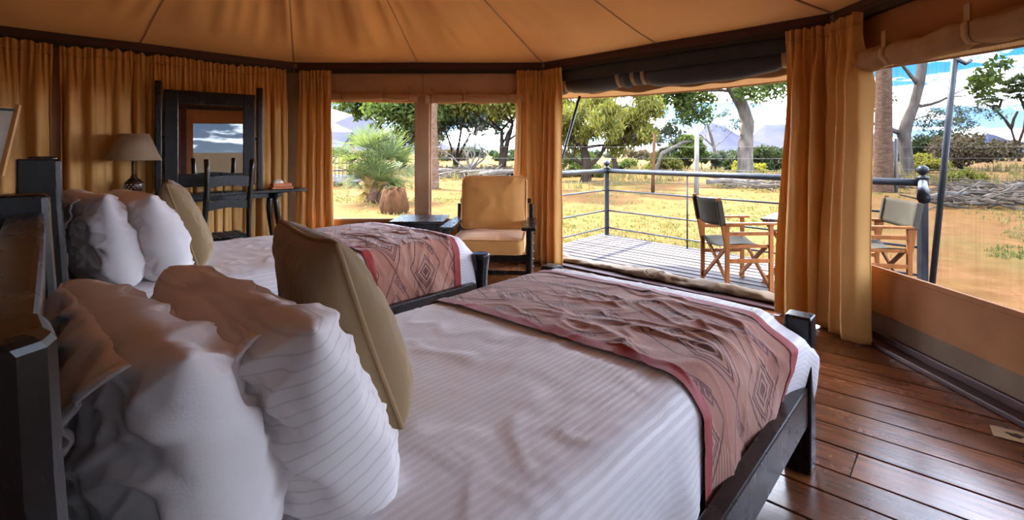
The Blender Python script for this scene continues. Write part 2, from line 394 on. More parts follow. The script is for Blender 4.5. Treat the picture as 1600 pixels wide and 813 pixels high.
def ground_mat():
    m, nt, b, out = base_mat('dry_ground')
    v = coords(nt, 'Object')
    n1 = noise(nt, v, 0.22, 5, 0.6); n2 = noise(nt, v, 2.6, 6, 0.65); n3 = noise(nt, v, 14, 4, 0.7); n4 = noise(nt, v, 0.6, 4, 0.6)
    c = mixc(nt, ramp(nt, n2, 0.3, 0.7), (0.052, 0.0235, 0.0062), (0.080, 0.042, 0.0125))
    c = mixc(nt, M_(nt, 'MULTIPLY', ramp(nt, n1, 0.46, 0.60), M_(nt, 'MULTIPLY', ramp(nt, n3, 0.32, 0.62), 0.75)), c, (0.042, 0.047, 0.012))
    c = mixc(nt, M_(nt, 'MULTIPLY', ramp(nt, n4, 0.54, 0.66), M_(nt, 'MULTIPLY', ramp(nt, n3, 0.35, 0.6), 0.6)), c, (0.12, 0.055, 0.024))
    c = mixc(nt, M_(nt, 'MULTIPLY', M_(nt, 'GREATER_THAN', n3, 0.62), 0.5), c, (0.055, 0.033, 0.016))
    nt.links.new(c, b.inputs['Base Color']); b.inputs['Roughness'].default_value = 0.95; b.inputs['Specular IOR Level'].default_value = 0.03
    bump(nt, b, M_(nt, 'ADD', n3, n2), 0.5, 0.05)
    return m
MAT['floor'] = floor_mat(); MAT['spread'] = spread_mat(); MAT['runner'] = runner_mat(); MAT['screen'] = screen_mat(); MAT['ground'] = ground_mat()
def shade_mat():
    m = bpy.data.materials.new('shade_cloth'); m.use_nodes = True; nt = m.node_tree; nt.nodes.clear(); N = nt.nodes.new; L = nt.links.new
    out = N('ShaderNodeOutputMaterial'); t = N('ShaderNodeBsdfTransparent'); d = N('ShaderNodeBsdfDiffuse'); mx = N('ShaderNodeMixShader')
    d.inputs[0].default_value = (0.16, 0.15, 0.14, 1)
    L(M_(nt, 'MULTIPLY_ADD', noise(nt, coords(nt, 'Object', (60, 1, 60)), 1.0, 2), 0.06, 0.90), mx.inputs[0]); L(t.outputs[0], mx.inputs[1]); L(d.outputs[0], mx.inputs[2]); L(mx.outputs[0], out.inputs[0])
    return m
MAT['shade_cloth'] = shade_mat()
def pillow_stripe_mat():
    m, nt, b, out = base_mat('pillow_stripe')
    sep = nt.nodes.new('ShaderNodeSeparateXYZ'); nt.links.new(coords(nt, 'Object'), sep.inputs[0])
    f = ramp(nt, M_(nt, 'SINE', M_(nt, 'MULTIPLY', sep.outputs[1], 2 * PI / 0.024)), 0.80, 1.0)
    nt.links.new(mixc(nt, f, (0.80, 0.76, 0.75), (0.66, 0.62, 0.62)), b.inputs['Base Color']); b.inputs['Roughness'].default_value = 0.75; b.inputs['Sheen Weight'].default_value = 0.1
    bump(nt, b, M_(nt, 'ADD', M_(nt, 'MULTIPLY', f, -0.6), noise(nt, coords(nt, 'Object', (1, 1, 1)), 40, 4)), 0.18, 0.004)
    return m
MAT['pillow_stripe'] = pillow_stripe_mat()
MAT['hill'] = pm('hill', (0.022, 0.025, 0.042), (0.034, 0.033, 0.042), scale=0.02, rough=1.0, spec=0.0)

# ------------------------------------------------------------------ the tent: a regular octagon, eight walls
A = Vector((-2.605, 5.90, 0)); SIDE = 2.99
ANG = [PI / 4, 0, -PI / 4, -PI / 2, -3 * PI / 4, PI, 3 * PI / 4, PI / 2]   # left, back, door, right, then the unseen ones
CORN = [None] * 9
CORN[1] = A.copy()
for k in range(1, 8):
    CORN[k + 1] = CORN[k] + Vector((math.cos(ANG[k]), math.sin(ANG[k]), 0)) * SIDE
CORN[0] = CORN[8].copy()
CEN = Vector((A.x + SIDE / 2, A.y - SIDE * (1 + math.sqrt(2)) / 2, 0))
def wl(k, x, y=0.0, z=0.0):
    """a point on wall k: x along it (clockwise), y outwards"""
    c, s_ = math.cos(ANG[k]), math.sin(ANG[k])
    return Vector((CORN[k].x + c * x - s_ * y, CORN[k].y + s_ * x + c * y, z))
ZB = 2.373     # top of the ring beam
ZT = 2.24      # under the curtain track
SILL = 0.485
OCT = [(CORN[k].x, CORN[k].y) for k in range(8)]

def wall(name, mb, mat, k):
    o = mb.build(name, mat, loc=CORN[k], rz=ANG[k]); return tag(o, kind='structure')

# --- floor: a dark bearer slab with planks laid across the room
def clip_poly(poly, clip):
    """clip: convex polygon (clockwise or not), keeps the inside"""
    cx = sum(p[0] for p in clip) / len(clip); cy = sum(p[1] for p in clip) / len(clip)
    out = list(poly)
    for i in range(len(clip)):
        a = clip[i]; b = clip[(i + 1) % len(clip)]
        nx, ny = b[1] - a[1], -(b[0] - a[0])
        if (cx - a[0]) * nx + (cy - a[1]) * ny < 0: nx, ny = -nx, -ny
        d = [(p[0] - a[0]) * nx + (p[1] - a[1]) * ny for p in out]
        new = []
        for j in range(len(out)):
            p, q = out[j], out[(j + 1) % len(out)]; dp, dq = d[j], d[(j + 1) % len(out)]
            if dp >= 0: new.append(p)
            if dp * dq < 0:
                t = dp / (dp - dq); new.append((p[0] + (q[0] - p[0]) * t, p[1] + (q[1] - p[1]) * t))
        out = new
        if len(out) < 3: return []
    return out
BL = Vector((0.6727, 0.7399, 0)); BW = Vector((-0.7399, 0.6727, 0)); BRZ = math.atan2(BL.y, BL.x)
def bed(s, t, z=0.0): return BL * s + BW * t + Vector((0, 0, z))

fl = MB().prism(OCT, -0.16, -0.030).build('floor', MAT['deck_under']); tag(fl, kind='structure')
inner = [(CEN.x + (p[0] - CEN.x) * 0.995, CEN.y + (p[1] - CEN.y) * 0.995) for p in OCT]
rzW = math.atan2(BW.y, BW.x)
s0 = -3.6; i = 0
random.seed(21)
while s0 < 5.4:
    w_ = random.choice((0.17, 0.19, 0.20, 0.21)); t0 = -4.5 + random.uniform(0, 1.5)
    while t0 < 7.5:
        ln = random.uniform(2.0, 3.6); g = 0.005
        q = [bed(s0 + g, t0 + 0.002), bed(s0 + w_ - g, t0 + 0.002), bed(s0 + w_ - g, t0 + ln - 0.002), bed(s0 + g, t0 + ln - 0.002)]
        pl = clip_poly([(p.x, p.y) for p in q], inner)
        t0 += ln
        if len(pl) < 3: continue
        c = bed(s0 + w_ / 2, t0 - ln / 2); cs, sn = math.cos(-rzW), math.sin(-rzW)
        loc = [((p[0] - c.x) * cs - (p[1] - c.y) * sn, (p[0] - c.x) * sn + (p[1] - c.y) * cs) for p in pl]
        ar = sum(loc[j][0] * loc[(j + 1) % len(loc)][1] - loc[(j + 1) % len(loc)][0] * loc[j][1] for j in range(len(loc)))
        if abs(ar) < 0.004: continue
        if ar < 0: loc = loc[::-1]
        MB().prism(loc, -0.030, random.uniform(-0.0015, 0.0012)).build('plank', MAT['floor'], fl, loc=(c.x, c.y, 0), rz=rzW, bevel=0.002, seg=1)
    s0 += w_

# --- ring beams, curtain tracks, corner posts
BEAMN = ['left', 'back', 'door', 'right', 'behind', 'behind', 'behind', 'left']
for k in range(8):
    b = MB().box(-0.01, SIDE + 0.01, -0.055, 0.055, 2.285, ZB).build('trim_%d' % (k + 1), MAT['beam'], loc=CORN[k], rz=ANG[k], bevel=0.006); tag(b, kind='structure')
    MB().box(-0.01, SIDE + 0.01, -0.062, -0.055, 2.312, 2.326).build('moulding', MAT['beam'], b)
    MB().box(0.0, SIDE, -0.052, 0.02, ZT, 2.285).build('curtain_track', MAT['track'], b)
    MB().box(-0.06, 0.06, -0.066, -0.052, 2.30, 2.345).build('bracket', MAT['bracket'], b, bevel=0.004)
for k in range(8):
    c = CORN[k]; d = (CEN - c).normalized() * 0.0
    p = MB().box(-0.075, 0.075, -0.06, 0.06, -0.12, 2.29).build('trim_%d' % (k + 9), MAT['canvas_dull'], loc=c, rz=(ANG[k] + ANG[k - 1 if k else 7]) / 2 if k not in (5, 6) else ANG[k] - PI / 8, bevel=0.01); tag(p, kind='structure')

# --- walls
wall('wall_left', MB().box(0.05, SIDE - 0.05, -0.005, 0.015, -0.25, 2.30), MAT['canvas_wall'], 0)
# back wall: valance, sill panel, middle post, two screened windows
wb = wall('wall_back', MB().box(0.06, SIDE - 0.06, -0.005, 0.012, 1.90, 2.30), MAT['canvas_wall'], 1)
MB().box(0.06, SIDE - 0.06, -0.012, 0.012, -0.25, SILL).build('sill_panel', MAT['canvas_rust'], wb)
MB().box(0.06, SIDE - 0.06, -0.03, -0.010, 0.0, 0.09).build('skirting', MAT['beam'], wb, bevel=0.004)
XM = -1.065 - A.x
MB().box(XM - 0.082, XM + 0.082, -0.035, 0.05, SILL - 0.02, 2.0).build('window_post', MAT['canvas_wall'], wb, bevel=0.012)
MB().box(XM - 0.012, XM + 0.012, -0.012, -0.004, 1.95, 2.25).build('seam', MAT['canvas_tan'], wb)
wd = wall('wall_door', MB().box(0.05, SIDE - 0.05, -0.005, 0.012, 2.12, 2.30), MAT['canvas_navy'], 2)
MB().box(0.0, SIDE, -0.09, 0.12, -0.10, 0.022).build('threshold', MAT['beam'], wd, bevel=0.006)
wr = wall('wall_right', MB().box(0.05, SIDE - 0.05, -0.005, 0.012, 1.93, 2.30), MAT['canvas_rust'], 3)
MB().box(0.06, SIDE - 0.06, -0.014, 0.012, 0.21, SILL).build('sill_panel', MAT['canvas_rust'], wr)
MB().box(0.06, SIDE - 0.06, -0.006, 0.012, -0.25, 0.215).build('skirt_panel', MAT['canvas_dull'], wr)
MB().box(0.04, SIDE - 0.04, -0.10, -0.0, 0.0, 0.035).build('skirting', MAT['beam'], wr, bevel=0.008)
MB().box(0.04, SIDE - 0.04, -0.034, -0.006, 0.035, 0.085).build('skirting', MAT['beam'], wr, bevel=0.006)
# walls behind the camera, seen only in the mirror: two windows under grey shade cloth, plain canvas elsewhere
ws = wall('wall_behind_right', MB().box(0.05, SIDE - 0.05, -0.005, 0.012, 1.95, 2.30), MAT['canvas_rust'], 4)
MB().box(0.06, SIDE - 0.06, -0.014, 0.012, -0.25, SILL).build('sill_panel', MAT['canvas_rust'], ws)
MB().box(SIDE / 2 - 0.14, SIDE / 2 + 0.14, -0.014, 0.012, SILL - 0.01, 1.96).build('side_panel', MAT['canvas_rust'], ws)
MB().box(SIDE / 2 - 0.05, SIDE / 2 + 0.05, -0.07, -0.014, 0.0, 2.28).build('window_post', MAT['beam'], ws)
for k, n in ((5, 'wall_behind'), (6, 'wall_behind_left'), (7, 'wall_left_behind')):
    wall(n, MB().box(0.05, SIDE - 0.05, -0.005, 0.015, -0.25, 2.30), MAT['canvas_wall'], k)
# partition behind the far headboard
pa = bed(-0.30, 1.95); pb = bed(-0.08, 5.0); dd = (pb - pa)
wp = MB().box(0.0, dd.length, -0.02, 0.02, 0.0, 2.42).build('wall_partition', MAT['canvas_tan'], loc=pa, rz=math.atan2(dd.y, dd.x)); tag(wp, kind='structure')

def screen(n, k, x0, x1, z0, z1, fr=MAT['canvas_wall'], w=0.03, sm='screen'):
    o = MB().box(x0, x1, 0.012, 0.013, z0, z1)
    o = mk('window_%d' % n, [(x0, 0.012, z0), (x1, 0.012, z0), (x1, 0.012, z1), (x0, 0.012, z1)], [(0, 1, 2, 3)], MAT[sm], loc=CORN[k], rz=ANG[k]); tag(o, kind='structure')
    f = MB().box(x0, x0 + w, -0.004, 0.02, z0, z1).box(x1 - w, x1, -0.004, 0.02, z0, z1).box(x0, x1, -0.004, 0.02, z0, z0 + w).build('window_frame', fr, o)
    return o
screen(4, 4, 0.10, SIDE / 2 - 0.14, SILL, 1.95, MAT['canvas_rust'], sm='shade_cloth')
screen(5, 4, SIDE / 2 + 0.14, SIDE - 0.10, SILL, 1.95, MAT['canvas_rust'], sm='shade_cloth')
screen(3, 3, 0.08, SIDE - 0.08, SILL, 1.95, MAT['canvas_rust'])
def frame_only(n, k, x0, x1, z0, z1, w=0.02):
    o = MB().box(x0, x0 + w, -0.004, 0.02, z0, z1).box(x1 - w, x1, -0.004, 0.02, z0, z1).box(x0, x1, -0.004, 0.02, z0, z0 + w).build('window_%d' % n, MAT['canvas_wall'], loc=CORN[k], rz=ANG[k]); return tag(o, kind='structure')
frame_only(1, 1, 0.10, XM - 0.08, SILL, 1.93)
frame_only(2, 1, XM + 0.08, SIDE - 0.08, SILL, 1.93)

# --- canvas ceiling: sixteen gores rising to one peak, sagging and gathered into folds
APEX = 3.22
def roof_pt(per, r):
    """per: position along the eight sides (0..8), r: 1 at the eaves, 0 at the peak"""
    per = np.mod(per, 8); k = np.minimum(per.astype(int), 7); f = per - k
    cx = np.array([CORN[i].x for i in range(9)]); cy = np.array([CORN[i].y for i in range(9)])
    ex = cx[k] + (cx[k + 1] - cx[k]) * f; ey = cy[k] + (cy[k + 1] - cy[k]) * f
    x = CEN.x + (ex - CEN.x) * r; y = CEN.y + (ey - CEN.y) * r
    q = 1 - r
    z = ZB - 0.012 + (APEX - ZB) * q ** 1.18
    half = np.mod(per * 2, 1.0)                            # 0/1 at a seam
    sag = 4 * half * (1 - half)
    z = z - 0.055 * sag * np.sin(np.clip(q, 0, 1) * PI) ** 0.8
    fold = pn(per * 7.0, q * 1.1, 4.2) + 0.45 * pn(per * 17.0, q * 1.6, 9.1)
    m = sstep(0.07, 0.34, q) * (1 - sstep(0.9, 1.0, q))
    z = z + 0.12 * fold * m * (0.35 + 0.9 * np.exp(-((np.mod(per + 4, 8) - 5.15) / 0.9) ** 2))
    z = z + 0.012 * pn(per * 3, q * 5, 1.0) * sstep(0.0, 0.1, q)
    return np.stack([x, y, z], -1)
nu, nr = 16 * 40, 60
PER, RR = np.meshgrid(np.arange(nu) / nu * 8, np.linspace(1.0, 0.01, nr))
v_, f_ = gridmesh(roof_pt(PER, RR), closed_u=True)
ce = mk('ceiling', v_, f_, MAT['canvas_roof'], smooth=True); tag(ce, kind='structure')
for j in range(16):
    q = np.linspace(1.0, 0.03, 30); P = roof_pt(np.full(30, j / 2 + 1e-6), q); P[:, 2] -= 0.006
    MB().tube([Vector(p) for p in P], 0.007 if j % 2 else 0.010, 5, flat=0.6).build('seam', MAT['canvas_wall'], ce, smooth=True)
# outer fly: slopes down beyond the walls, scalloped edge
OV = 0.85
PER, RR = np.meshgrid(np.arange(321) / 320 * 8, np.linspace(0, 1, 10))
def fly_pt(per, r):
    b = roof_pt(per, np.ones_like(per)); d = b[..., :2] - np.array([CEN.x, CEN.y]); L_ = np.linalg.norm(d, axis=-1, keepdims=True)
    xy = b[..., :2] + d / L_ * (r * OV)[..., None]
    f = np.mod(per, 1.0); sg = 4 * f * (1 - f)
    z = ZB + 0.02 - r * 0.36 - 0.05 * sg * r
    return np.concatenate([xy, z[..., None]], -1)
v_, f_ = gridmesh(fly_pt(PER, RR))
fy = mk('fly_sheet', v_, f_, MAT['canvas_fly'], ce, smooth=True)
PT = np.arange(321) / 320 * 8
ed = fly_pt(PT, np.ones(321))
MB().tube([Vector(p) for p in ed], 0.012, 6, cap=False).build('fly_hem', MAT['canvas_tan'], ce, smooth=True)
# ------------------------------------------------------------------ curtains
def curtain(name, label, k, x0, x1, seed, z0=0.014, amp=0.045, fpm=9.0, flare=0.0, group=None, off=-0.085, lean=0.0, topamp=0.012, ruffle=0.018, tie=None):
    wd_ = x1 - x0; nu = int(max(90, min(420, wd_ * 240))); nv = 64
    u = np.linspace(0, 1, nu); z = np.concatenate([np.linspace(z0, 1.95, 44, endpoint=False), np.linspace(1.95, 2.265, 20)])
    U, Z = np.meshgrid(u, z)
    top = sstep(1.72, 2.16, Z)                # 1 in the gathered heading
    hd = sstep(2.10, 2.20, Z)
    X = U * wd_
    warp = 0.5 * pn(X * 2.2, seed * 3.1 + 0 * X, 0.5) / fpm * 3
    ph = (X + warp) * fpm * 2 * PI + 0.7 * pn(X * 3, Z * 0.6, seed)
    big = np.sin(ph) + 0.35 * np.sin(2 * ph + 1.3 + seed) + 0.6 * pn(X * fpm * 0.45, Z * 0.5, seed + 5)
    ph2 = (X + warp * 0.3) * fpm * 2.7 * 2 * PI + 1.5 * pn(X * 9, Z * 1.2, seed + 2)
    small = np.sin(ph2) + 0.5 * np.sin(ph2 * 1.7 + seed)
    a = amp * (0.75 + 0.5 * pn(X * 4, 0 * Z + seed, 3.3))
    Y = off + a * big * (1 - top * 0.85) + topamp * small * (0.12 + 0.88 * top)
    Y += 0.35 * amp * pn(X * 14, Z * 2.6, seed + 8) * sstep(1.2, 1.9, Z) * (1 - hd)          # drag lines under the heading
    Y += 0.010 * pn(X * 6, Z * 3.0, seed + 11)
    low = 1 - sstep(0.2, 1.9, Z)
    Y -= flare * low * 0.5
    XX = x0 + X + flare * (U - 0.5) * low + lean * (1 - sstep(0.3, 2.1, Z)) + 0.012 * np.cos(ph) * (1 - top)
    if tie is not None:
        pass
    ZZ = Z + (Z > 2.2) * ruffle * (np.sin(ph2 * 0.5) * 0.4 + pn(X * 22, 0 * Z, seed + 1.5)) * sstep(2.2, 2.265, Z) - 0.02 * sstep(2.05, 2.2, Z) * (0.5 + 0.5 * np.sin(X * 7 + seed)) * (ruffle > 0.012)
    ZZ = ZZ - 0.008 * (1 - sstep(0.0, 0.3, Z)) * (0.5 * big)
    P = np.stack([XX, Y, ZZ], -1)
    v, f = gridmesh(P)
    e = thing(name, label, 'curtain', wl(k, (x0 + x1) / 2, 0, 0), ANG[k], group)
    v = v - np.array([(x0 + x1) / 2, 0, 0])
    mk('drape', v, f, MAT['curtain'], e, smooth=True, thick=0.004)
    # stitched heading tape a little below the top edge
    i = int(np.argmin(abs(z - 2.185))); row = P[i] - np.array([(x0 + x1) / 2, 0, 0])
    tp = np.stack([row + np.array([0, -0.006, -0.012]), row + np.array([0, -0.006, 0.012])])
    v, f = gridmesh(tp); mk('heading_tape', v, f, MAT['curtain'], e, smooth=True, thick=0.002)
    hk = MB()
    for q in np.linspace(0.06, 0.94, max(3, int(wd_ * 5))):
        p = P[i, int(q * (nu - 1))] - np.array([(x0 + x1) / 2, 0, 0]); hk = MB()
        hk.tube([(p[0], p[1] + 0.01, 2.19), (p[0], -0.03, 2.225), (p[0], -0.02, 2.25)], 0.004, 5)
        hk.build('hook', MAT['track'], e)
    return e
a2x = lambda a: SIDE - a * math.sqrt(2)
curtain('curtain', 'closed ochre curtain on the left wall, behind the paper sconce', 0, 0.05, a2x(1.50), 1.3, amp=0.042, fpm=9.0)
curtain('curtain', 'closed ochre curtain on the left wall, behind the table lamp and bed pillows', 0, a2x(1.47), a2x(0.99), 2.1, amp=0.044, fpm=8.5)
curtain('curtain', 'closed ochre curtain hanging behind the black framed mirror', 0, a2x(0.985), a2x(0.09), 3.4, amp=0.040, fpm=9.5)
curtain('curtain', 'narrow ochre curtain between the corner post and the left window', 1, 0.10, 0.475, 4.2, amp=0.055, fpm=8.5, topamp=0.016, ruffle=0.01, flare=0.05)
curtain('curtain', 'ochre curtain drawn aside right behind the mustard armchair', 1, 2.66, 2.95, 5.3, amp=0.05, fpm=11, topamp=0.014, ruffle=0.008, flare=0.10)
curtain('curtain', 'ochre curtain bunched at the left jamb of the open doorway', 2, 0.05, 0.33, 6.7, amp=0.055, fpm=11, topamp=0.016, ruffle=0.008, flare=0.06)
curtain('curtain', 'wide ochre curtain bunched at the right side of the open doorway', 2, 2.66, 2.95, 7.6, amp=0.088, fpm=7.2, topamp=0.020, ruffle=0.010, flare=0.10, off=-0.12, lean=-0.03)
curtain('curtain', 'ochre curtain drawn aside at the big screened window on the right', 3, 0.05, 0.42, 8.8, amp=0.080, fpm=6.5, topamp=0.022, ruffle=0.010, flare=0.10, off=-0.12, lean=0.03)

# ------------------------------------------------------------------ rolled canvas flaps
def roll(name, label, k, x0, x1, zc, ry, rz_, mat, yoff, straps, sag=0.015, seed=1.0, strapmat=None, lip=None, wob=0.12, flaps=None):
    n = 90; m = 26
    x = np.linspace(x0, x1, n); th = np.linspace(0, 2 * PI, m, endpoint=False)
    TH, X = np.meshgrid(th, x)
    d = np.min(np.abs(x[:, None] - np.array(straps)[None, :]), axis=1) if len(straps) else np.full(n, 9.0)
    pinch = 1 - 0.22 * np.exp(-(d / 0.05) ** 2)
    sg = -sag * np.clip(np.sin(np.clip(d, 0, 0.6) / 0.6 * PI / 2), 0, 1)
    R = pinch[:, None] * (1 + wob * pn(X * 5, np.cos(TH) * 1.3 + seed, np.sin(TH) * 1.3) + 0.05 * np.sin(TH * 3 + X * 2 + seed))
    Y = yoff + ry * np.cos(TH) * R; Z = zc + sg[:, None] + rz_ * np.sin(TH) * R
    e = thing(name, label, 'canvas flap', wl(k, (x0 + x1) / 2, 0, 0), ANG[k])
    mid = (x0 + x1) / 2
    P = np.stack([X - mid, Y, Z], -1)
    v, f = gridmesh(P, closed_u=True)
    f = [tuple(q) for q in f] + [tuple(range(m)), tuple((n - 1) * m + j for j in range(m))[::-1]]
    mk('roll', v, f, mat, e, smooth=True)
    for sx in straps:
        i = int(np.argmin(abs(x - sx))); w = 0.022
        r = P[i].copy(); c = np.array([sx - mid, yoff, zc + sg[i]])
        r = c + (r - np.array([P[i, 0, 0], yoff, zc + sg[i]])) * np.array([1, 1.10, 1.10]); r[:, 0] = sx - mid
        up = r.copy()
        ring = np.stack([r + np.array([-w, 0, 0]), r + np.array([w, 0, 0])])
        vv, ff = gridmesh(ring, closed_u=True)
        s_ = mk('strap', vv, ff, strapmat or MAT['strap'], e, smooth=True, thick=0.003)
        MB().box(sx - mid - w * 0.8, sx - mid + w * 0.8, yoff - ry * 0.5 - 0.012, yoff - ry * 0.5, zc + rz_ * 0.6, zc + rz_ + 0.07).build('strap_end', strapmat or MAT['strap'], s_)
    if lip:
        # loose edge of the flap hanging under the roll
        lx = np.linspace(x0 + lip[0], x1 - lip[1], 80); h = lip[2] * (0.6 + 0.5 * np.sin(np.linspace(0, PI, 80)) + 0.5 * pn(lx * 3, 0.0, seed + 3))
        rows = []
        for q in np.linspace(0, 1, 6):
            rows.append(np.stack([lx - mid, yoff + ry * 0.55 + 0.02 * q + 0.015 * pn(lx * 6, q, seed), zc - rz_ * 0.75 - h * q], -1))
        vv, ff = gridmesh(np.stack(rows)); mk('loose_edge', vv, ff, lip[3], e, smooth=True, thick=0.004)
    return e
XMl = XM
roll('rolled_window_flap', 'tan canvas flap rolled up above the left window, by the fan palm', 1, 0.42, XM - 0.05, 1.955, 0.045, 0.048, MAT['canvas_wall'], -0.05, [0.60, 1.10, 1.40], seed=1.2, strapmat=MAT['canvas_tan'], wob=0.3)
roll('rolled_window_flap', 'tan canvas flap rolled up above the right window, over the armchair', 1, XM + 0.04, SIDE - 0.15, 1.94, 0.05, 0.055, MAT['canvas_wall'], -0.05, [XM + 0.12, XM + 0.50, XM + 1.02], seed=2.6, strapmat=MAT['canvas_tan'], wob=0.32)
roll('rolled_door_flap', 'dark navy canvas flap rolled up above the open doorway', 2, 0.16, 2.75, 2.115, 0.10, 0.125, MAT['canvas_navy'], 0.135, [0.27, 0.98, 1.16, 1.28, 2.60], seed=3.1, sag=0.03, lip=(0.35, 0.0, 0.07, MAT['canvas_fly']), wob=0.08)
roll('rolled_window_flap', 'brown canvas flap rolled up over the big screened window on the right', 3, 0.36, SIDE - 0.2, 1.935, 0.065, 0.075, MAT['canvas_tan'], -0.07, [0.62, 1.20, 1.75, 2.3], seed=4.4, strapmat=MAT['canvas_wall'], sag=0.025, lip=(0.5, 0.3, 0.03, MAT['canvas_fly']), wob=0.34)
# bottom of the door flap lying rumpled along the threshold
def rumple():
    n, m = 150, 16
    x = np.linspace(0.12, 2.72, n); th = np.linspace(0, 2 * PI, m, endpoint=False); TH, X = np.meshgrid(th, x)
    R = 1 + 0.45 * pn(X * 6, np.cos(TH) * 1.5, np.sin(TH) * 1.5 + 3) + 0.25 * pn(X * 15, np.cos(TH) * 2, np.sin(TH) * 2)
    big = 0.028 + 0.02 * np.exp(-((x - 0.12) / 0.10) ** 2) + 0.016 * np.exp(-((x - 1.35) / 0.28) ** 2) + 0.012 * np.exp(-((x - 2.1) / 0.35) ** 2)
    Y = 0.10 + 0.03 * pn(X * 2.2, 0.3, 7.0) + 0.085 * np.cos(TH) * R * (big / 0.035)[:, None] ** 0.4; Z = 0.022 + big[:, None] * (1 + np.sin(TH) * R)
    v, f = gridmesh(np.stack([X - 1.4, Y, np.maximum(Z, 0.0225)], -1), closed_u=True)
    e = thing('rumpled_door_flap', 'rumpled brown canvas lying along the doorway threshold', 'canvas flap', wl(2, 1.4, 0, 0), ANG[2])
    mk('canvas', v, [tuple(q) for q in f] + [tuple(range(m)), tuple((n - 1) * m + j for j in range(m))[::-1]], MAT['canvas_dull'], e, smooth=True)
    for q in range(5):
        c = 1.28 + q * 0.045 - 1.4; r = 0.035 + 0.02 * math.sin(q * 2.1)
        MB().tube([(c + 0.10 * t - 0.02, 0.03 + 0.05 * math.sin(t * 5 + q), 0.07 + r * math.sin(t * PI)) for t in np.linspace(0, 1, 9)], 0.007, 5, flat=0.6).build('tie_cord', MAT['canvas_dull'], e, smooth=True)
    # upright gusset at the left jamb
    g = [(0.06, 0.10, 0.02), (0.28, 0.13, 0.02), (0.12, 0.12, 0.10), (0.07, 0.11, 0.24)]
    mk('gusset', [(p[0] - 1.4, p[1], p[2]) for p in g], [(0, 1, 2, 3)], MAT['canvas_tan'], e, thick=0.006)
rumple()

# ------------------------------------------------------------------ beds
FRAME_L, FRAME_W = 2.30, 1.37
def drape_map(p, q, x_head, x_foot, y0, y1, top, r=0.085):
    """p: along the bed (m), q: across (m), measured on the flat top; beyond the edges the cloth turns down"""
    def turn(a):
        a = np.maximum(a, 0); t = np.minimum(a / r, PI / 2)
        return r * np.sin(t), r * (1 - np.cos(t)) + np.maximum(a - r * PI / 2, 0)
    ox, dx = turn(p - (x_foot - r)); oy0, dy0 = turn((y0 + r) - q); oy1, dy1 = turn(q - (y1 - r))
    x = np.where(p > x_foot - r, x_foot - r + ox, p)
    y = np.where(q < y0 + r, y0 + r - oy0, np.where(q > y1 - r, y1 - r + oy1, q))
    z = top - np.maximum(dx, 0) - dy0 - dy1
    # soft crown of the mattress
    cy = (y - (y0 + y1) / 2) / ((y1 - y0) / 2); z = z - 0.018 * np.clip(cy, -1, 1) ** 4
    return x, y, z, dx, dy0 + dy1
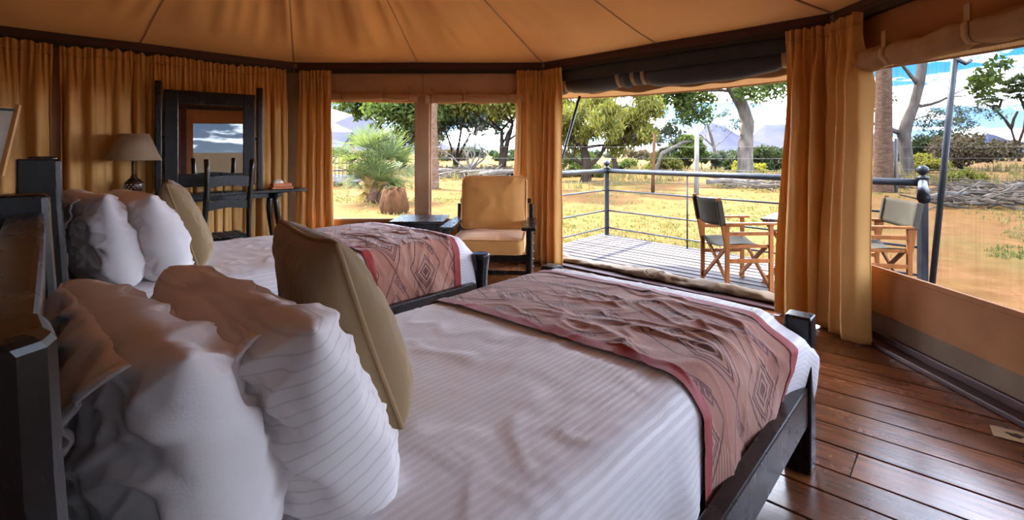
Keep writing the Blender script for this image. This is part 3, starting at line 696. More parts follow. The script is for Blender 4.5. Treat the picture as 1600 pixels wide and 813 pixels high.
def make_bed(name, label, s0, tn, top, headh, seed, log_posts, drop_side, drop_foot, runner_label, spread_label, runner_shift=0.0, skew=0.0):
    O = bed(s0, tn); e = thing(name, label, 'bed', O, BRZ)
    bw = MAT['black_wood']; br = MAT['brown_black_wood']
    RAIL = 0.355
    MB().box(0.10, FRAME_L - 0.04, 0.0, 0.052, 0.20, RAIL).build('side_rail', br, e, bevel=0.006)
    MB().box(0.10, FRAME_L - 0.04, FRAME_W - 0.052, FRAME_W, 0.20, RAIL).build('side_rail', br, e, bevel=0.006)
    MB().box(FRAME_L - 0.045, FRAME_L + 0.005, 0.06, FRAME_W - 0.06, 0.20, RAIL).build('foot_rail', br, e, bevel=0.006)
    MB().box(0.12, FRAME_L - 0.05, 0.055, FRAME_W - 0.055, 0.27, 0.31).build('slat_base', bw, e)
    # foot posts
    for yy in (0.04, FRAME_W - 0.04):
        if log_posts:
            prof = [(0.060, 0.0), (0.055, 0.15), (0.050, 0.32), (0.054, 0.42), (0.066, 0.51), (0.070, 0.545), (0.066, 0.556)]
            vs = MB().lathe(prof, 20, (FRAME_L + 0.035, yy, 0)); vs.build('foot_post', bw, e, smooth=True, bevel=0.006)
        else:
            MB().box(FRAME_L - 0.04, FRAME_L + 0.055, yy - 0.050, yy + 0.050, 0.0, 0.632).build('foot_post', bw, e, bevel=0.010, seg=3)
    # head: splayed a little, two heavy posts, a thick curved-edge crest board and boards below
    fx = lambda y: 0.038 + 0.078 * y
    def hpost(yc, w=0.085, d=0.125, h=headh):
        zs = np.array([0.0, 0.3, 0.6, 0.8, 0.95, 1.1, h - 0.01, h]); fl = np.array([0.035, 0.03, 0.022, 0.02, 0.012, 0.003, 0.0, -0.006])
        ring = []
        for z, f in zip(zs, fl):
            x1 = fx(yc) + f; x0 = fx(yc) - d
            ring.append([(x0, yc - w / 2, z), (x1 - 0.02, yc - w / 2, z), (x1 - 0.006, yc - w / 2 + 0.008, z), (x1, yc - w / 2 + 0.024, z), (x1, yc + w / 2 - 0.02, z), (x1 - 0.015, yc + w / 2, z), (x0, yc + w / 2, z)])
        n = 7; vs = [p for r_ in ring for p in r_]
        fs = [(i * n + j, i * n + (j + 1) % n, (i + 1) * n + (j + 1) % n, (i + 1) * n + j) for i in range(len(ring) - 1) for j in range(n)]
        fs += [tuple(range(n))[::-1], tuple((len(ring) - 1) * n + j for j in range(n))]
        mk('head_post', vs, fs, bw, e, smooth=False, bevel=0.006, seg=2)
    hpost(-0.0); hpost(FRAME_W + 0.0)
    n = 25; ys = np.linspace(0.035, FRAME_W - 0.035, n)
    def board(nm, zf0, zf1, b0, b1, mat, bev=0.012):
        vs = []
        for y in ys:
            f = fx(y); vs += [(f - b1, y, zf0(y)), (f - b0, y, zf0(y)), (f - b0, y, zf1(y)), (f - b1, y, zf1(y))]
        fs = [(i * 4 + j, i * 4 + (j + 1) % 4, (i + 1) * 4 + (j + 1) % 4, (i + 1) * 4 + j) for i in range(n - 1) for j in range(4)] + [(3, 2, 1, 0), tuple((n - 1) * 4 + j for j in range(4))]
        mk(nm, vs, fs, mat, e, bevel=bev, seg=3)
    cz = headh - 0.045
    board('crest_board', lambda y: cz - 0.20, lambda y: cz - 0.012 * math.cos((y / FRAME_W - 0.5) * PI) , 0.008, 0.080, br)
    for q in range(3):
        board('head_board', lambda y, q=q: cz - 0.205 - 0.2 * (q + 1) + 0.004, lambda y, q=q: cz - 0.205 - 0.2 * q, 0.020, 0.062, br, 0.004)
    # mattress (its cover shows only as shape)
    xh, xf, y0, y1 = 0.14, FRAME_L - 0.035, 0.085, FRAME_W - 0.085
    MB().box(xh, xf - 0.03, y0 + 0.03, y1 - 0.03, 0.315, top - 0.035).build('mattress', MAT['mattress'], e, bevel=0.05, seg=4)
    # bedspread
    def wr(p, q, k):
        d = 0.0035 * fbm(p * 4, q * 4, seed, 3) + 0.0016 * pn(p * 14, q * 9, seed + 2)
        r_ = 1 - np.abs(pn(p * 5 + 2 * pn(p * 2, q * 2, 3), q * 6, seed + 4)); d = d + 0.0035 * sstep(0.85, 1.0, r_)
        return d * k
    def cloth(nm, pa_, pb_, qa, qb, npn, nqn, lift, mat, wrk, parent, extra=None, sk=0.0):
        P_, Q_ = np.meshgrid(np.linspace(pa_, pb_, npn), np.linspace(qa, qb, nqn), indexing='ij')
        Pp = P_ + sk * (Q_ - 0.7)
        x, y, z, dx, dy = drape_map(Pp, Q_, xh, xf, y0, y1, top)
        side = sstep(0.02, 0.09, dy); foot = sstep(0.02, 0.09, dx)
        w = wr(Pp, Q_, 1.0)
        if extra is not None: w = w + extra(P_, Q_, dy)
        flat = (1 - side) * (1 - foot)
        z = z + (w + lift) * flat + lift * 0.3 * (1 - flat)
        sgn = np.where(Q_ < 0.7, -1.0, 1.0)
        pl = 0.016 * np.sin(Pp * 17 + 3 * pn(Pp * 3, 0.2, seed)) * sstep(0.06, 0.30, dy) * wrk
        y = y + sgn * side * (lift + np.abs(w) * 0.6 + pl + 0.015 * sstep(0.0, 0.3, dy))
        pf = 0.014 * np.sin(Q_ * 15 + seed) * sstep(0.06, 0.25, dx)
        x = x + foot * (lift + np.abs(w) * 0.5 + pf + 0.012)
        both = np.minimum(side, foot)
        cw = sstep(0.0, 0.10, dx) * sstep(-0.02, 0.10, dy) * 1.0
        near = sstep(0.42, 0.05, np.hypot(Pp - (xf - 0.05), Q_ - (y0 + 0.02)))
        x = x + both * 0.03; y = y + sgn * both * 0.03 - (0 if log_posts else 1) * near * side * 0.085 * sstep(0.0, 0.06, dy)
        v, f = gridmesh(np.stack([x, y, z], -1))
        return mk(nm, v, f, mat, parent, smooth=True, uv=np.stack([Pp.ravel(), Q_.ravel()], 1), thick=0.0)
    sp = thing('bedspread', spread_label, 'bedspread', O, BRZ)
    cloth('cover', xh, xf + drop_foot, y0 - drop_side, y1 + drop_side, 150, 120, 0.004, MAT['spread'], 1.0, sp)
    # runner
    rn = thing('bed_runner', runner_label, 'bed runner', O, BRZ)
    ra, rb = 1.35 + runner_shift, 2.08 + runner_shift; ds = drop_side + 0.045
    def ex(p, q, dy):
        r_ = 1 - np.abs(pn(p * 5.5, q * 3.2 + 0.8 * pn(p * 3, q * 2, 2), seed + 9)); s_ = 1 - np.abs(pn(p * 9 + 3, q * 5, seed + 12))
        rim = sstep(0.0, 0.08, np.minimum(p - ra, rb - p) + 0.02)
        return ((0.007 * sstep(0.80, 1.0, r_) + 0.004 * sstep(0.82, 1.0, s_)) * (0.1 + 1.2 * sstep(1.0, 0.5, q))) * rim + 0.002
    cloth('cloth', ra, rb, y0 - ds, y1 + ds, 90, 150, 0.011, MAT['runner'], 0.9, rn, ex, sk=skew)
    for (a_, b_) in ((ra - 0.004, ra + 0.048), (rb - 0.048, rb + 0.004)):
        cloth('border', a_, b_, y0 - ds - 0.004, y1 + ds + 0.004, 8, 150, 0.0145, MAT['runner_red'], 0.9, rn, ex, sk=skew)
    return e
make_bed('bed', 'black wooden bed in the foreground with square foot post', 0.0, 0.45, 0.660, 1.19, 1.7, False, 0.255, 0.15, 'red bordered patterned runner across the foreground bed', 'striped white bedspread on the foreground bed')
make_bed('bed', 'black wooden bed by the mirror wall with flared log foot post', 0.20, 2.58, 0.690, 1.275, 5.2, True, 0.29, 0.19, 'red bordered patterned runner across the far bed', 'striped white bedspread on the far bed by the mirror', skew=-0.03, runner_shift=0.05)

# ------------------------------------------------------------------ pillows
def superq(u, p): return np.sign(u) * np.abs(u) ** p
def pillow_surface(W, H, T, seed, n=64, wr=1.0, pinch=0.09, flange=0.0, sag=0.0):
    u = np.linspace(-1, 1, n); V, U = np.meshgrid(u, u)      # U along W, V along H
    au, av = np.abs(U), np.abs(V)
    prof = (np.clip(1 - au ** 3.2, 0, 1) * np.clip(1 - av ** 3.2, 0, 1)) ** 0.47
    x = W / 2 * U * (1 - pinch * (1 - av ** 2) * au ** 4); y = H / 2 * V * (1 - pinch * 1.2 * (1 - au ** 2) * av ** 4)
    rnd_ = 1 - 0.07 * (au * av) ** 5; x = x * rnd_; y = y * rnd_
    out = []
    for sgn in (1, -1):
        cr = np.zeros_like(U)
        for (cx, cy, k) in ((-1, -1, 1.1), (1, -1, 2.3), (-1, 1, 3.1), (1, 1, 4.7)):
            dx, dy = (U - cx), (V - cy) * H / W; th = np.arctan2(dy, dx); r = np.hypot(dx, dy)
            cr = cr + np.sin(th * 11 + k + seed + 2 * pn(U * 2, V * 2, seed)) * np.exp(-((r - 0.35) / 0.32) ** 2)
        rg = 1 - np.abs(pn(U * 2.3 + seed, V * 2.0, sgn * 3.0 + seed)); rg2 = 1 - np.abs(pn(U * 4.6, V * 3.7 + seed, sgn * 5.0))
        w = 0.0030 * cr + 0.013 * (sstep(0.70, 1.0, rg) - 0.3) + 0.005 * sstep(0.75, 1.0, rg2) + 0.020 * pn(U * 1.5, V * 1.5, seed + sgn)
        rr_ = random.Random(int(seed * 100) + (7 if sgn > 0 else 3))
        for _ in range(15):
            a0 = rr_.uniform(0, PI); cx, cy = rr_.uniform(-.8, .8), rr_.uniform(-.8, .8); wd = rr_.uniform(0.018, 0.05); ll = rr_.uniform(0.15, 0.5)
            da = (U - cx) * math.cos(a0) + (V - cy) * math.sin(a0) * 0.7; db = -(U - cx) * math.sin(a0) + (V - cy) * math.cos(a0) * 0.7 + 0.12 * da * da * rr_.uniform(-1, 1)
            w = w + rr_.choice((-1, 1, 1)) * 0.0085 * np.exp(-(db / wd) ** 2) * np.exp(-(da / ll) ** 2)
        ed = 0.0007 * np.sin(U * 31 + seed) * np.exp(-((1 - av) / 0.13) ** 2) + 0.0007 * np.sin(V * 25 + seed * 2) * np.exp(-((1 - au) / 0.13) ** 2)
        m = np.clip(prof * 1.6, 0, 1)
        z = sgn * (T / 2 * prof + wr * (w * m + ed * np.clip(prof * 3, 0, 1)))
        z = z + sgn * sag * T * prof * (0.5 * (-V)) * 0.6
        out.append(np.stack([x, y, z], -1))
    return out
def place(o, org, X, Y, Z):
    m = Matrix((X.normalized(), Y.normalized(), Z.normalized())).transposed().to_4x4(); m.translation = org; o.matrix_world = m
def pillow(name, label, cat, W, H, T, seed, mat, org, X, Y, wr=1.0, piping=None, flap=None, pinch=0.09, n=104, pipe_r=0.006, sag=0.5, group=None):
    X = Vector(X).normalized(); Y = Vector(Y); Y = (Y - X * Y.dot(X)).normalized(); Z = X.cross(Y)
    e = thing(name, label, cat); place(e, Vector(org), X, Y, Z)
    if group: e['group'] = group
    fr, bk = pillow_surface(W, H, T, seed, n, wr, pinch, sag=sag)
    v1, f1 = gridmesh(fr); v2, f2 = gridmesh(bk)
    vs = np.concatenate([v1, v2]); fs = [tuple(q) for q in f1] + [tuple((q + len(v1))[::-1]) for q in f2]
    # stitch borders (they coincide): merge by index
    nn = n; remap = list(range(len(vs)))
    for i in range(nn):
        for j in (0, nn - 1):
            for (a, b) in ((i, j), (j, i)):
                k = a * nn + b; remap[k + nn * nn] = k
    fs = [tuple(remap[i] for i in f) for f in fs]
    mk('stuffing' if False else 'body', vs, fs, mat, e, smooth=True)
    edge = [fr[0, j] for j in range(n)] + [fr[i, n - 1] for i in range(1, n)] + [fr[n - 1, j] for j in range(n - 2, -1, -1)] + [fr[i, 0] for i in range(n - 2, 0, -1)]
    if piping:
        MB().tube([Vector(p) for p in edge] + [Vector(edge[0])], pipe_r, 6, cap=False).build('piping', piping, e, smooth=True)
    if flap:
        # open end of the pillow case lying over the back face, with a stitched hem
        u0, wob, slp = flap; n2 = 60
        tt = np.linspace(0, 1, n2); vv_ = np.linspace(-0.985, 0.985, n2); TT, VV = np.meshgrid(tt, vv_, indexing='ij')
        hem = np.clip(u0 + wob * pn(VV * 1.7, 0 * VV + seed, 2.2) + slp * VV, -0.93, 0.9)
        UU = hem + (0.97 - hem) * TT
        ii = np.clip((UU + 1) / 2 * (n - 1), 0, n - 1.001); jj = np.clip((VV + 1) / 2 * (n - 1), 0, n - 1.001)
        i0 = ii.astype(int); j0 = jj.astype(int); fi = (ii - i0)[..., None]; fj = (jj - j0)[..., None]
        P = bk[i0, j0] * (1 - fi) * (1 - fj) + bk[i0 + 1, j0] * fi * (1 - fj) + bk[i0, j0 + 1] * (1 - fi) * fj + bk[i0 + 1, j0 + 1] * fi * fj
        lift = 0.004 + (0.022 + 0.026 * (0.5 + pn(VV * 2.6, TT * 2, seed + 6))) * (1 - sstep(0.0, 0.55, TT)) + 0.003 * pn(VV * 9, TT * 6, seed)
        P[..., 2] -= lift
        v, f = gridmesh(P); fl_ = mk('case_flap', v, f[:, ::-1], mat, e, smooth=True, thick=0.003)
        h = P[:4].copy(); h[..., 2] -= 0.003; v, f = gridmesh(h); mk('hem', v, f[:, ::-1], mat, fl_, smooth=True, thick=0.004)
    return e
UP = Vector((0, 0, 1))
def lean(deg, yaw=0.0):
    """up direction tipping towards the head of the bed"""
    a = math.radians(deg); return UP * math.cos(a) - BL * math.sin(a)
def turn(vec, deg):
    return Matrix.Rotation(math.radians(deg), 3, 'Z') @ vec
pillow('pillow', 'white pillow leaning on the foreground headboard, its case flap hanging open', 'pillow', 0.72, 0.43, 0.23, 1.1, MAT['pillow'], bed(0.22, 1.12, 0.825), turn(BW, 5), lean(14), flap=(-0.30, 0.14, -0.42), wr=1.3)
pillow('pillow', 'large striped white pillow between open flap pillow and tan cushion on foreground bed', 'pillow', 0.74, 0.44, 0.23, 2.7, MAT['pillow_stripe'], bed(0.42, 1.11, 0.825), turn(BW, 3), lean(20), flap=(-0.52, 0.12, -0.25), wr=1.2)
pillow('cushion', 'tan square cushion standing upright on the foreground bed', 'cushion', 0.50, 0.50, 0.19, 3.3, MAT['cushion'], bed(0.63, 1.19, 0.885), turn(BW, -9), lean(19), piping=MAT['piping'], wr=0.35, pinch=0.11)
pillow('pillow', 'white pillow leaning against the far bed headboard post', 'pillow', 0.72, 0.46, 0.22, 4.9, MAT['pillow'], bed(0.42, 3.10, 0.90), turn(BW, 5), lean(14), wr=1.0, flap=(-0.3, 0.15, -0.2))
pillow('pillow', 'plump white pillow in the middle of the far bed pillow row', 'pillow', 0.72, 0.46, 0.23, 6.2, MAT['pillow'], bed(0.60, 3.08, 0.89), turn(BW, 3), lean(16), wr=1.1)
pillow('cushion', 'beige square cushion at the front of the far bed pillows', 'cushion', 0.48, 0.48, 0.18, 7.4, MAT['cushion'], bed(0.76, 3.05, 0.93), turn(BW, -14), lean(18), piping=MAT['piping'], wr=0.35, pinch=0.10)
# ------------------------------------------------------------------ dressing table with mirror (left wall; local x along the wall, y outwards)
bwm = MAT['black_wood']
DH = 0.895
def dressing():
    x1 = SIDE + 0.0; x0 = a2x(1.22); xm = (x0 + x1) / 2
    e = thing('dressing_table', 'long narrow black dressing table against the ochre curtain', 'table', wl(0, xm, -0.30, 0), ANG[0])
    L2 = (x1 - x0) / 2
    # waney-edged top
    n = 24; xs = np.linspace(-L2, L2 - 0.03, n)
    fr = [(x, -0.135 + 0.010 * math.sin(x * 6) + 0.006 * math.sin(x * 15)) for x in xs]; bk = [(x, 0.135) for x in xs[::-1]]
    MB().prism(fr + bk, DH - 0.035, DH).build('top', bwm, e, bevel=0.006)
    for lx in (-L2 + 0.22, L2 - 0.34):
        for ly in (-0.09, 0.08):
            w = 0.055
            pts = [(lx + 0.02 * math.sin(q * 5 + ly * 9), ly, q * (DH - 0.035)) for q in np.linspace(0, 1, 10)]
            MB().tube(pts, [0.026 + 0.008 * math.sin(q * 9 + lx) for q in np.linspace(0, 1, 10)], 8).build('leg', bwm, e, smooth=True)
        MB().box(lx - 0.02, lx + 0.02, -0.09, 0.08, DH - 0.10, DH - 0.035).build('bearer', bwm, e)
    MB().box(-L2 + 0.15, L2 - 0.25, -0.02, 0.02, DH - 0.09, DH - 0.04).build('stretcher', bwm, e)
    # mirror stands on the table between two tall posts
    ml, mr = a2x(0.893) - 0.07, a2x(0.327) - 0.07; mc = (ml + mr) / 2
    m = thing('mirror', 'square mirror in a wide black frame on the dressing table', 'mirror', wl(0, mc, -0.255, DH), ANG[0] - math.radians(7))
    hw = (mr - ml) / 2; z0, z1 = 0.055, 1.02; fw = 0.115; fz = 0.13
    MB().box(-hw, -hw + fw, -0.022, 0.022, z0, z1).build('frame_side', bwm, m, bevel=0.006)
    MB().box(hw - fw, hw, -0.022, 0.022, z0, z1).build('frame_side', bwm, m, bevel=0.006)
    MB().box(-hw + fw, hw - fw, -0.022, 0.022, z1 - fz, z1).build('frame_top', bwm, m, bevel=0.006)
    MB().box(-hw + fw, hw - fw, -0.022, 0.022, z0, z0 + fz).build('frame_bottom', bwm, m, bevel=0.006)
    MB().box(-hw + fw - 0.01, hw - fw + 0.01, -0.004, 0.004, z0 + fz - 0.01, z1 - fz + 0.01).build('glass', MAT['mirror'], m)
    for s_ in (-1, 1):
        MB().box(s_ * (hw + 0.045) - 0.028, s_ * (hw + 0.045) + 0.028, -0.035, 0.035, 0.0, 1.10).build('post', bwm, m, bevel=0.008)
        MB().tube([(s_ * (hw - 0.005), 0, 0.55), (s_ * (hw + 0.025), 0, 0.55)], 0.012, 8).build('pivot', bwm, m)
    # table lamp
    l = thing('table_lamp', 'table lamp with beige cone shade and carved dark round base', 'lamp', wl(0, a2x(1.115), -0.29, DH), ANG[0])
    base = MB().lathe([(0.055, 0.0), (0.060, 0.012), (0.045, 0.022), (0.062, 0.05), (0.078, 0.085), (0.074, 0.12), (0.050, 0.150), (0.028, 0.168), (0.020, 0.19), (0.016, 0.20)], 24).build('base', MAT['lamp_base'], l, smooth=True)
    for r_ in range(3):
        for q in range(16):
            th = q * 2 * PI / 16 + r_ * 0.2; z = 0.07 + 0.018 * r_; rr = (0.0735, 0.0785, 0.077)[r_]
            MB().lathe([(0.001, -0.005), (0.005, -0.003), (0.006, 0), (0.005, 0.003), (0.001, 0.005)], 6, (rr * math.cos(th), rr * math.sin(th), z)).build('bead', MAT['bead'], base)
    MB().tube([(0, 0, 0.195), (0, 0, 0.52)], 0.007, 8).build('stem', MAT['track'], l)
    sh = MB(); n = 40
    pr = [(0.212, 0.332), (0.117, 0.572)]
    vs = [(r * math.cos(2 * PI * k / n), r * math.sin(2 * PI * k / n), z) for r, z in pr for k in range(n)]
    s_ = mk('shade', vs, [(k, (k + 1) % n, n + (k + 1) % n, n + k) for k in range(n)], MAT['lampshade'], l, smooth=True, thick=0.003)
    for r, z in pr:
        MB().tube([(r * math.cos(2 * PI * k / n), r * math.sin(2 * PI * k / n), z) for k in range(n + 1)], 0.004, 5, cap=False).build('rim', MAT['lampshade'], s_, smooth=True)
    # orange box with a tissue
    b = thing('tissue_box', 'small orange box with a crumpled tissue on the dressing table end', 'box', wl(0, SIDE - 0.27, -0.32, DH), ANG[0])
    MB().box(-0.115, 0.115, -0.06, 0.06, 0.0, 0.020).build('tray', MAT['box_orange'], b, bevel=0.004)
    MB().box(-0.10, 0.10, -0.052, 0.052, 0.022, 0.062).build('body', MAT['box_orange'], b, bevel=0.005)
    P = []
    for i in range(8):
        row = []
        for j in range(12):
            th = 2 * PI * j / 12; r = 0.045 * math.sin(0.15 + i / 7 * 1.4) ; row.append((r * 1.3 * math.cos(th) - 0.03, r * math.sin(th) * 0.7, 0.062 + 0.036 * math.cos(i / 7 * PI / 2) * (1 + 0.3 * math.sin(th * 3 + i))))
        P.append(row)
    v, f = gridmesh(np.array(P), closed_u=True); mk('tissue', v, f, MAT['tissue'], b, smooth=True)
dressing()

def desk_chair():
    c = wl(0, a2x(0.655), -0.62, 0)
    e = thing('desk_chair', 'black ladder-back chair with dark woven seat facing the mirror', 'chair', c, ANG[0])
    hw = 0.19; yb = -0.17; yf = 0.20
    for s_ in (-1, 1):
        pts = [(s_ * (hw + 0.012 * math.sin(q * 7 + s_)), yb - 0.05 * max(0, q - 0.4), q * 1.235) for q in np.linspace(0, 1, 14)]
        MB().tube(pts, [0.024 + 0.003 * math.sin(q * 11) for q in np.linspace(0, 1, 14)], 8).build('back_post', bwm, e, smooth=True)
        MB().tube([(s_ * hw, yf, 0), (s_ * hw, yf, 0.49)], [0.022, 0.026], 8).build('leg', bwm, e, smooth=True)
        MB().tube([(s_ * hw, yf, 0.47), (s_ * hw, yb, 0.47)], 0.018, 8).build('seat_rail', bwm, e, smooth=True)
        MB().tube([(s_ * hw, yf, 0.22), (s_ * hw, yb, 0.22)], 0.013, 8).build('stretcher', bwm, e, smooth=True)
    for z, h in ((1.02, 0.085), (0.80, 0.070)):
        n = 14; xs = np.linspace(-hw, hw, n)
        top = [(x, z + h * (0.5 + 0.18 * math.cos(x / hw * PI / 2))) for x in xs]; bot = [(x, z - h * 0.5 + 0.01 * math.cos(x / hw * PI)) for x in xs[::-1]]
        poly = top + bot; yb2 = yb - 0.05 * max(0, z / 1.235 - 0.4)
        vs = [(p[0], yb2 - 0.010, p[1]) for p in poly] + [(p[0], yb2 + 0.010, p[1]) for p in poly]; m = len(poly)
        fs = [tuple(range(m)), tuple(range(2 * m - 1, m - 1, -1))] + [(i, m + i, m + (i + 1) % m, (i + 1) % m) for i in range(m)]
        mk('back_slat', vs, fs, bwm, e)
    for y in (yf, yb): MB().tube([(-hw, y, 0.47), (hw, y, 0.47)], 0.018, 8).build('seat_rail', bwm, e, smooth=True)
    MB().tube([(-hw, yf, 0.27), (hw, yf, 0.27)], 0.013, 8).build('stretcher', bwm, e, smooth=True)
    st = MB().box(-hw - 0.005, hw + 0.005, yb, yf, 0.462, 0.490).build('seat', MAT['woven_seat'], e, bevel=0.012)
    for q in range(8):
        x = -hw + 0.024 + q * (2 * hw - 0.048) / 7
        MB().box(x - 0.017, x + 0.017, yb - 0.008, yf + 0.008, 0.488, 0.496 + 0.003 * (q % 2)).build('strap', MAT['woven_seat'], st, bevel=0.003)
desk_chair()

# ------------------------------------------------------------------ paper sconce between the beds
def sconce():
    c = at(-47, 218, 1.56); rz = BRZ + math.radians(12)
    e = thing('wall_sconce', 'paper wall sconce with pale wooden edge strip, tapering downwards', 'lamp', (c.x, c.y, 1.235), rz)
    h = 0.205; a, b = 0.085, 0.055      # half sizes at the top and at the bottom
    cs = [(-1, -1), (1, -1), (1, 1), (-1, 1)]
    for i in range(4):
        p, q = cs[i], cs[(i + 1) % 4]
        mk('paper_panel', [(p[0] * b, p[1] * b, 0), (q[0] * b, q[1] * b, 0), (q[0] * a, q[1] * a, h), (p[0] * a, p[1] * a, h)], [(0, 1, 2, 3)], MAT['paper'], e, thick=0.002)
        MB().bar((p[0] * (b + .002), p[1] * (b + .002), -0.01), (p[0] * (a + .004), p[1] * (a + .004), h + 0.014), 0.011, 0.011, (p[0], p[1], 0)).build('wood_strip', MAT['pale_wood'], e)
        MB().bar((p[0] * a, p[1] * a, h - 0.004), (q[0] * a, q[1] * a, h - 0.004), 0.008, 0.008).build('top_strip', MAT['black_wood'], e)
    MB().bar((0, 0, h * 0.5), (-0.42, 0, h * 0.5), 0.015, 0.03).build('bracket', MAT['black_wood'], e)
    MB().lathe([(0.018, 0), (0.018, 0.05), (0.028, 0.08), (0.026, 0.12), (0.010, 0.135)], 12, (0, 0, 0.05)).build('bulb', MAT['paper'], e, smooth=True)
sconce()

# ------------------------------------------------------------------ armchair by the window
def box_cushion(nm, sx, sy, sz, mat, parent, loc, rx=0.0, seed=1.0, puff=0.035, pipe=True):
    n = 34; u = np.linspace(-1, 1, n); out = []
    th = np.linspace(0, 2 * PI, 4 * n, endpoint=False)
    rows = []
    def sqr(t, a, b, p=0.16):
        return a * np.sign(np.cos(t)) * np.abs(np.cos(t)) ** p, b * np.sign(np.sin(t)) * np.abs(np.sin(t)) ** p
    prof = []
    for q in np.linspace(0.02, 1, 16): prof.append((q, -1 + 0.0 * q))
    zs = []
    for q in np.linspace(0.04, 0.97, 14): zs.append((q, -0.5 * (1 + 0) , q))
    R = []
    for q in np.linspace(0.03, 1.0, 16):   # bottom
        x, y = sqr(th, sx / 2 * q, sy / 2 * q); z = np.full_like(x, -sz / 2) - puff * 0.6 * (1 - q ** 3); R.append(np.stack([x, y, z], -1))
    for q in np.linspace(0.15, 0.85, 5):
        bul = 1 + 0.02 * math.sin(q * PI); x, y = sqr(th, sx / 2 * bul, sy / 2 * bul); R.append(np.stack([x, y, np.full_like(x, -sz / 2 + sz * q)], -1))
    for q in np.linspace(1.0, 0.03, 16):
        x, y = sqr(th, sx / 2 * q, sy / 2 * q); z = np.full_like(x, sz / 2) + puff * (1 - q ** 3); R.append(np.stack([x, y, z], -1))
    P = np.stack(R); nz = 0.010 * fbm(P[..., 0] * 5, P[..., 1] * 5, P[..., 2] * 5 + seed, 3); P[..., 2] += nz
    P[..., 0] += 0.006 * pn(P[..., 0] * 6 + 3, P[..., 1] * 6, P[..., 2] * 14 + seed)
    P[..., 2] += 0.007 * np.sin(P[..., 0] * 40 + 3 * pn(P[..., 0] * 4, P[..., 1] * 4, seed)) * np.exp(-((np.abs(P[..., 1]) - sy / 2) / 0.06) ** 2) * (np.abs(P[..., 2]) > sz * 0.4)
    v, f = gridmesh(P, closed_u=True); m = 4 * n
    fs = [tuple(q) for q in f] + [tuple(range(m))[::-1], tuple((len(R) - 1) * m + j for j in range(m))]
    o = mk(nm, v, fs, mat, parent, smooth=True, loc=loc); o.rotation_euler = (rx, 0, 0)
    if pipe:
        for z in (-sz / 2, sz / 2):
            x, y = sqr(th, sx / 2 * 1.004, sy / 2 * 1.004); MB().tube([(x[i], y[i], z + 0.004) for i in list(range(0, m, 1)) + [0]], 0.006, 5, cap=False).build('piping', mat, o, smooth=True)
    return o
def armchair():
    e = thing('armchair', 'black wooden armchair with mustard yellow cushions by the right window', 'chair', (-0.215, 5.20, 0), math.radians(-4))
    # local: x to the right, -y to the front
    hw = 0.405
    for s_ in (-1, 1):
        MB().box(s_ * hw - 0.028, s_ * hw + 0.028, -0.36, -0.30, 0.0, 0.535).build('front_leg', bwm, e, bevel=0.008)
        MB().bar((s_ * hw, 0.34, 0.0), (s_ * hw, 0.40, 0.72), 0.05, 0.055, (0, 1, 0)).build('back_leg', bwm, e, bevel=0.008)
        MB().prism([(s_ * hw - 0.070, -0.41), (s_ * hw + 0.070, -0.41), (s_ * hw + 0.060, 0.40), (s_ * hw - 0.060, 0.40)], 0.535, 0.565).build('armrest', bwm, e, bevel=0.006)
        MB().box(s_ * hw - 0.02, s_ * hw + 0.02, -0.31, 0.36, 0.235, 0.30).build('side_rail', bwm, e, bevel=0.005)
        lc = MB().tube([(s_ * (hw + 0.034), -0.315, z) for z in np.linspace(0.06, 0.52, 12)], 0.006, 6).build('lacing', MAT['bracket'], e)
        for q in range(6):
            z = 0.10 + q * 0.075; MB().lathe([(0.004, -0.008), (0.011, 0), (0.004, 0.008)], 8, (s_ * (hw + 0.04), -0.32, z)).build('knot', MAT['bracket'], lc)
    MB().box(-hw, hw, -0.345, -0.305, 0.215, 0.295).build('front_rail', bwm, e, bevel=0.005)
    MB().box(-hw, hw, -0.34, -0.31, 0.09, 0.13).build('stretcher', bwm, e, bevel=0.005)
    MB().box(-hw, hw, 0.33, 0.37, 0.235, 0.295).build('back_rail', bwm, e, bevel=0.005)
    MB().box(-hw + 0.02, hw - 0.02, -0.31, 0.33, 0.275, 0.295).build('seat_board', bwm, e)
    for x in (-0.25, 0.0, 0.25): MB().bar((x, 0.30, 0.30), (x, 0.46, 0.93), 0.05, 0.02, (0, 1, 0)).build('back_slat', bwm, e)
    MB().bar((-hw, 0.415, 0.75), (hw, 0.415, 0.75), 0.03, 0.05).build('back_rail', bwm, e, bevel=0.005)
    box_cushion('seat_cushion', 0.70, 0.70, 0.135, MAT['chair_cushion'], e, (0, -0.07, 0.372), seed=2.0)
    box_cushion('back_cushion', 0.71, 0.58, 0.13, MAT['chair_cushion'], e, (0, 0.285, 0.735), rx=math.radians(76), seed=6.0, puff=0.045)
armchair()
def side_table():
    e = thing('side_table', 'small black side table under the window post beside the armchair', 'table', (-1.0, 5.40, 0), 0)
    MB().box(-0.28, 0.28, -0.29, 0.29, 0.545, 0.580).build('top', bwm, e, bevel=0.006)
    MB().box(-0.25, 0.25, -0.26, 0.26, 0.45, 0.545).build('apron', bwm, e, bevel=0.004)
    for x in (-0.23, 0.23):
        for y in (-0.24, 0.24): MB().box(x - 0.025, x + 0.025, y - 0.025, y + 0.025, 0.0, 0.46).build('leg', bwm, e, bevel=0.006)
    MB().box(-0.24, 0.24, -0.24, 0.24, 0.14, 0.16).build('shelf', bwm, e, bevel=0.004)
side_table()
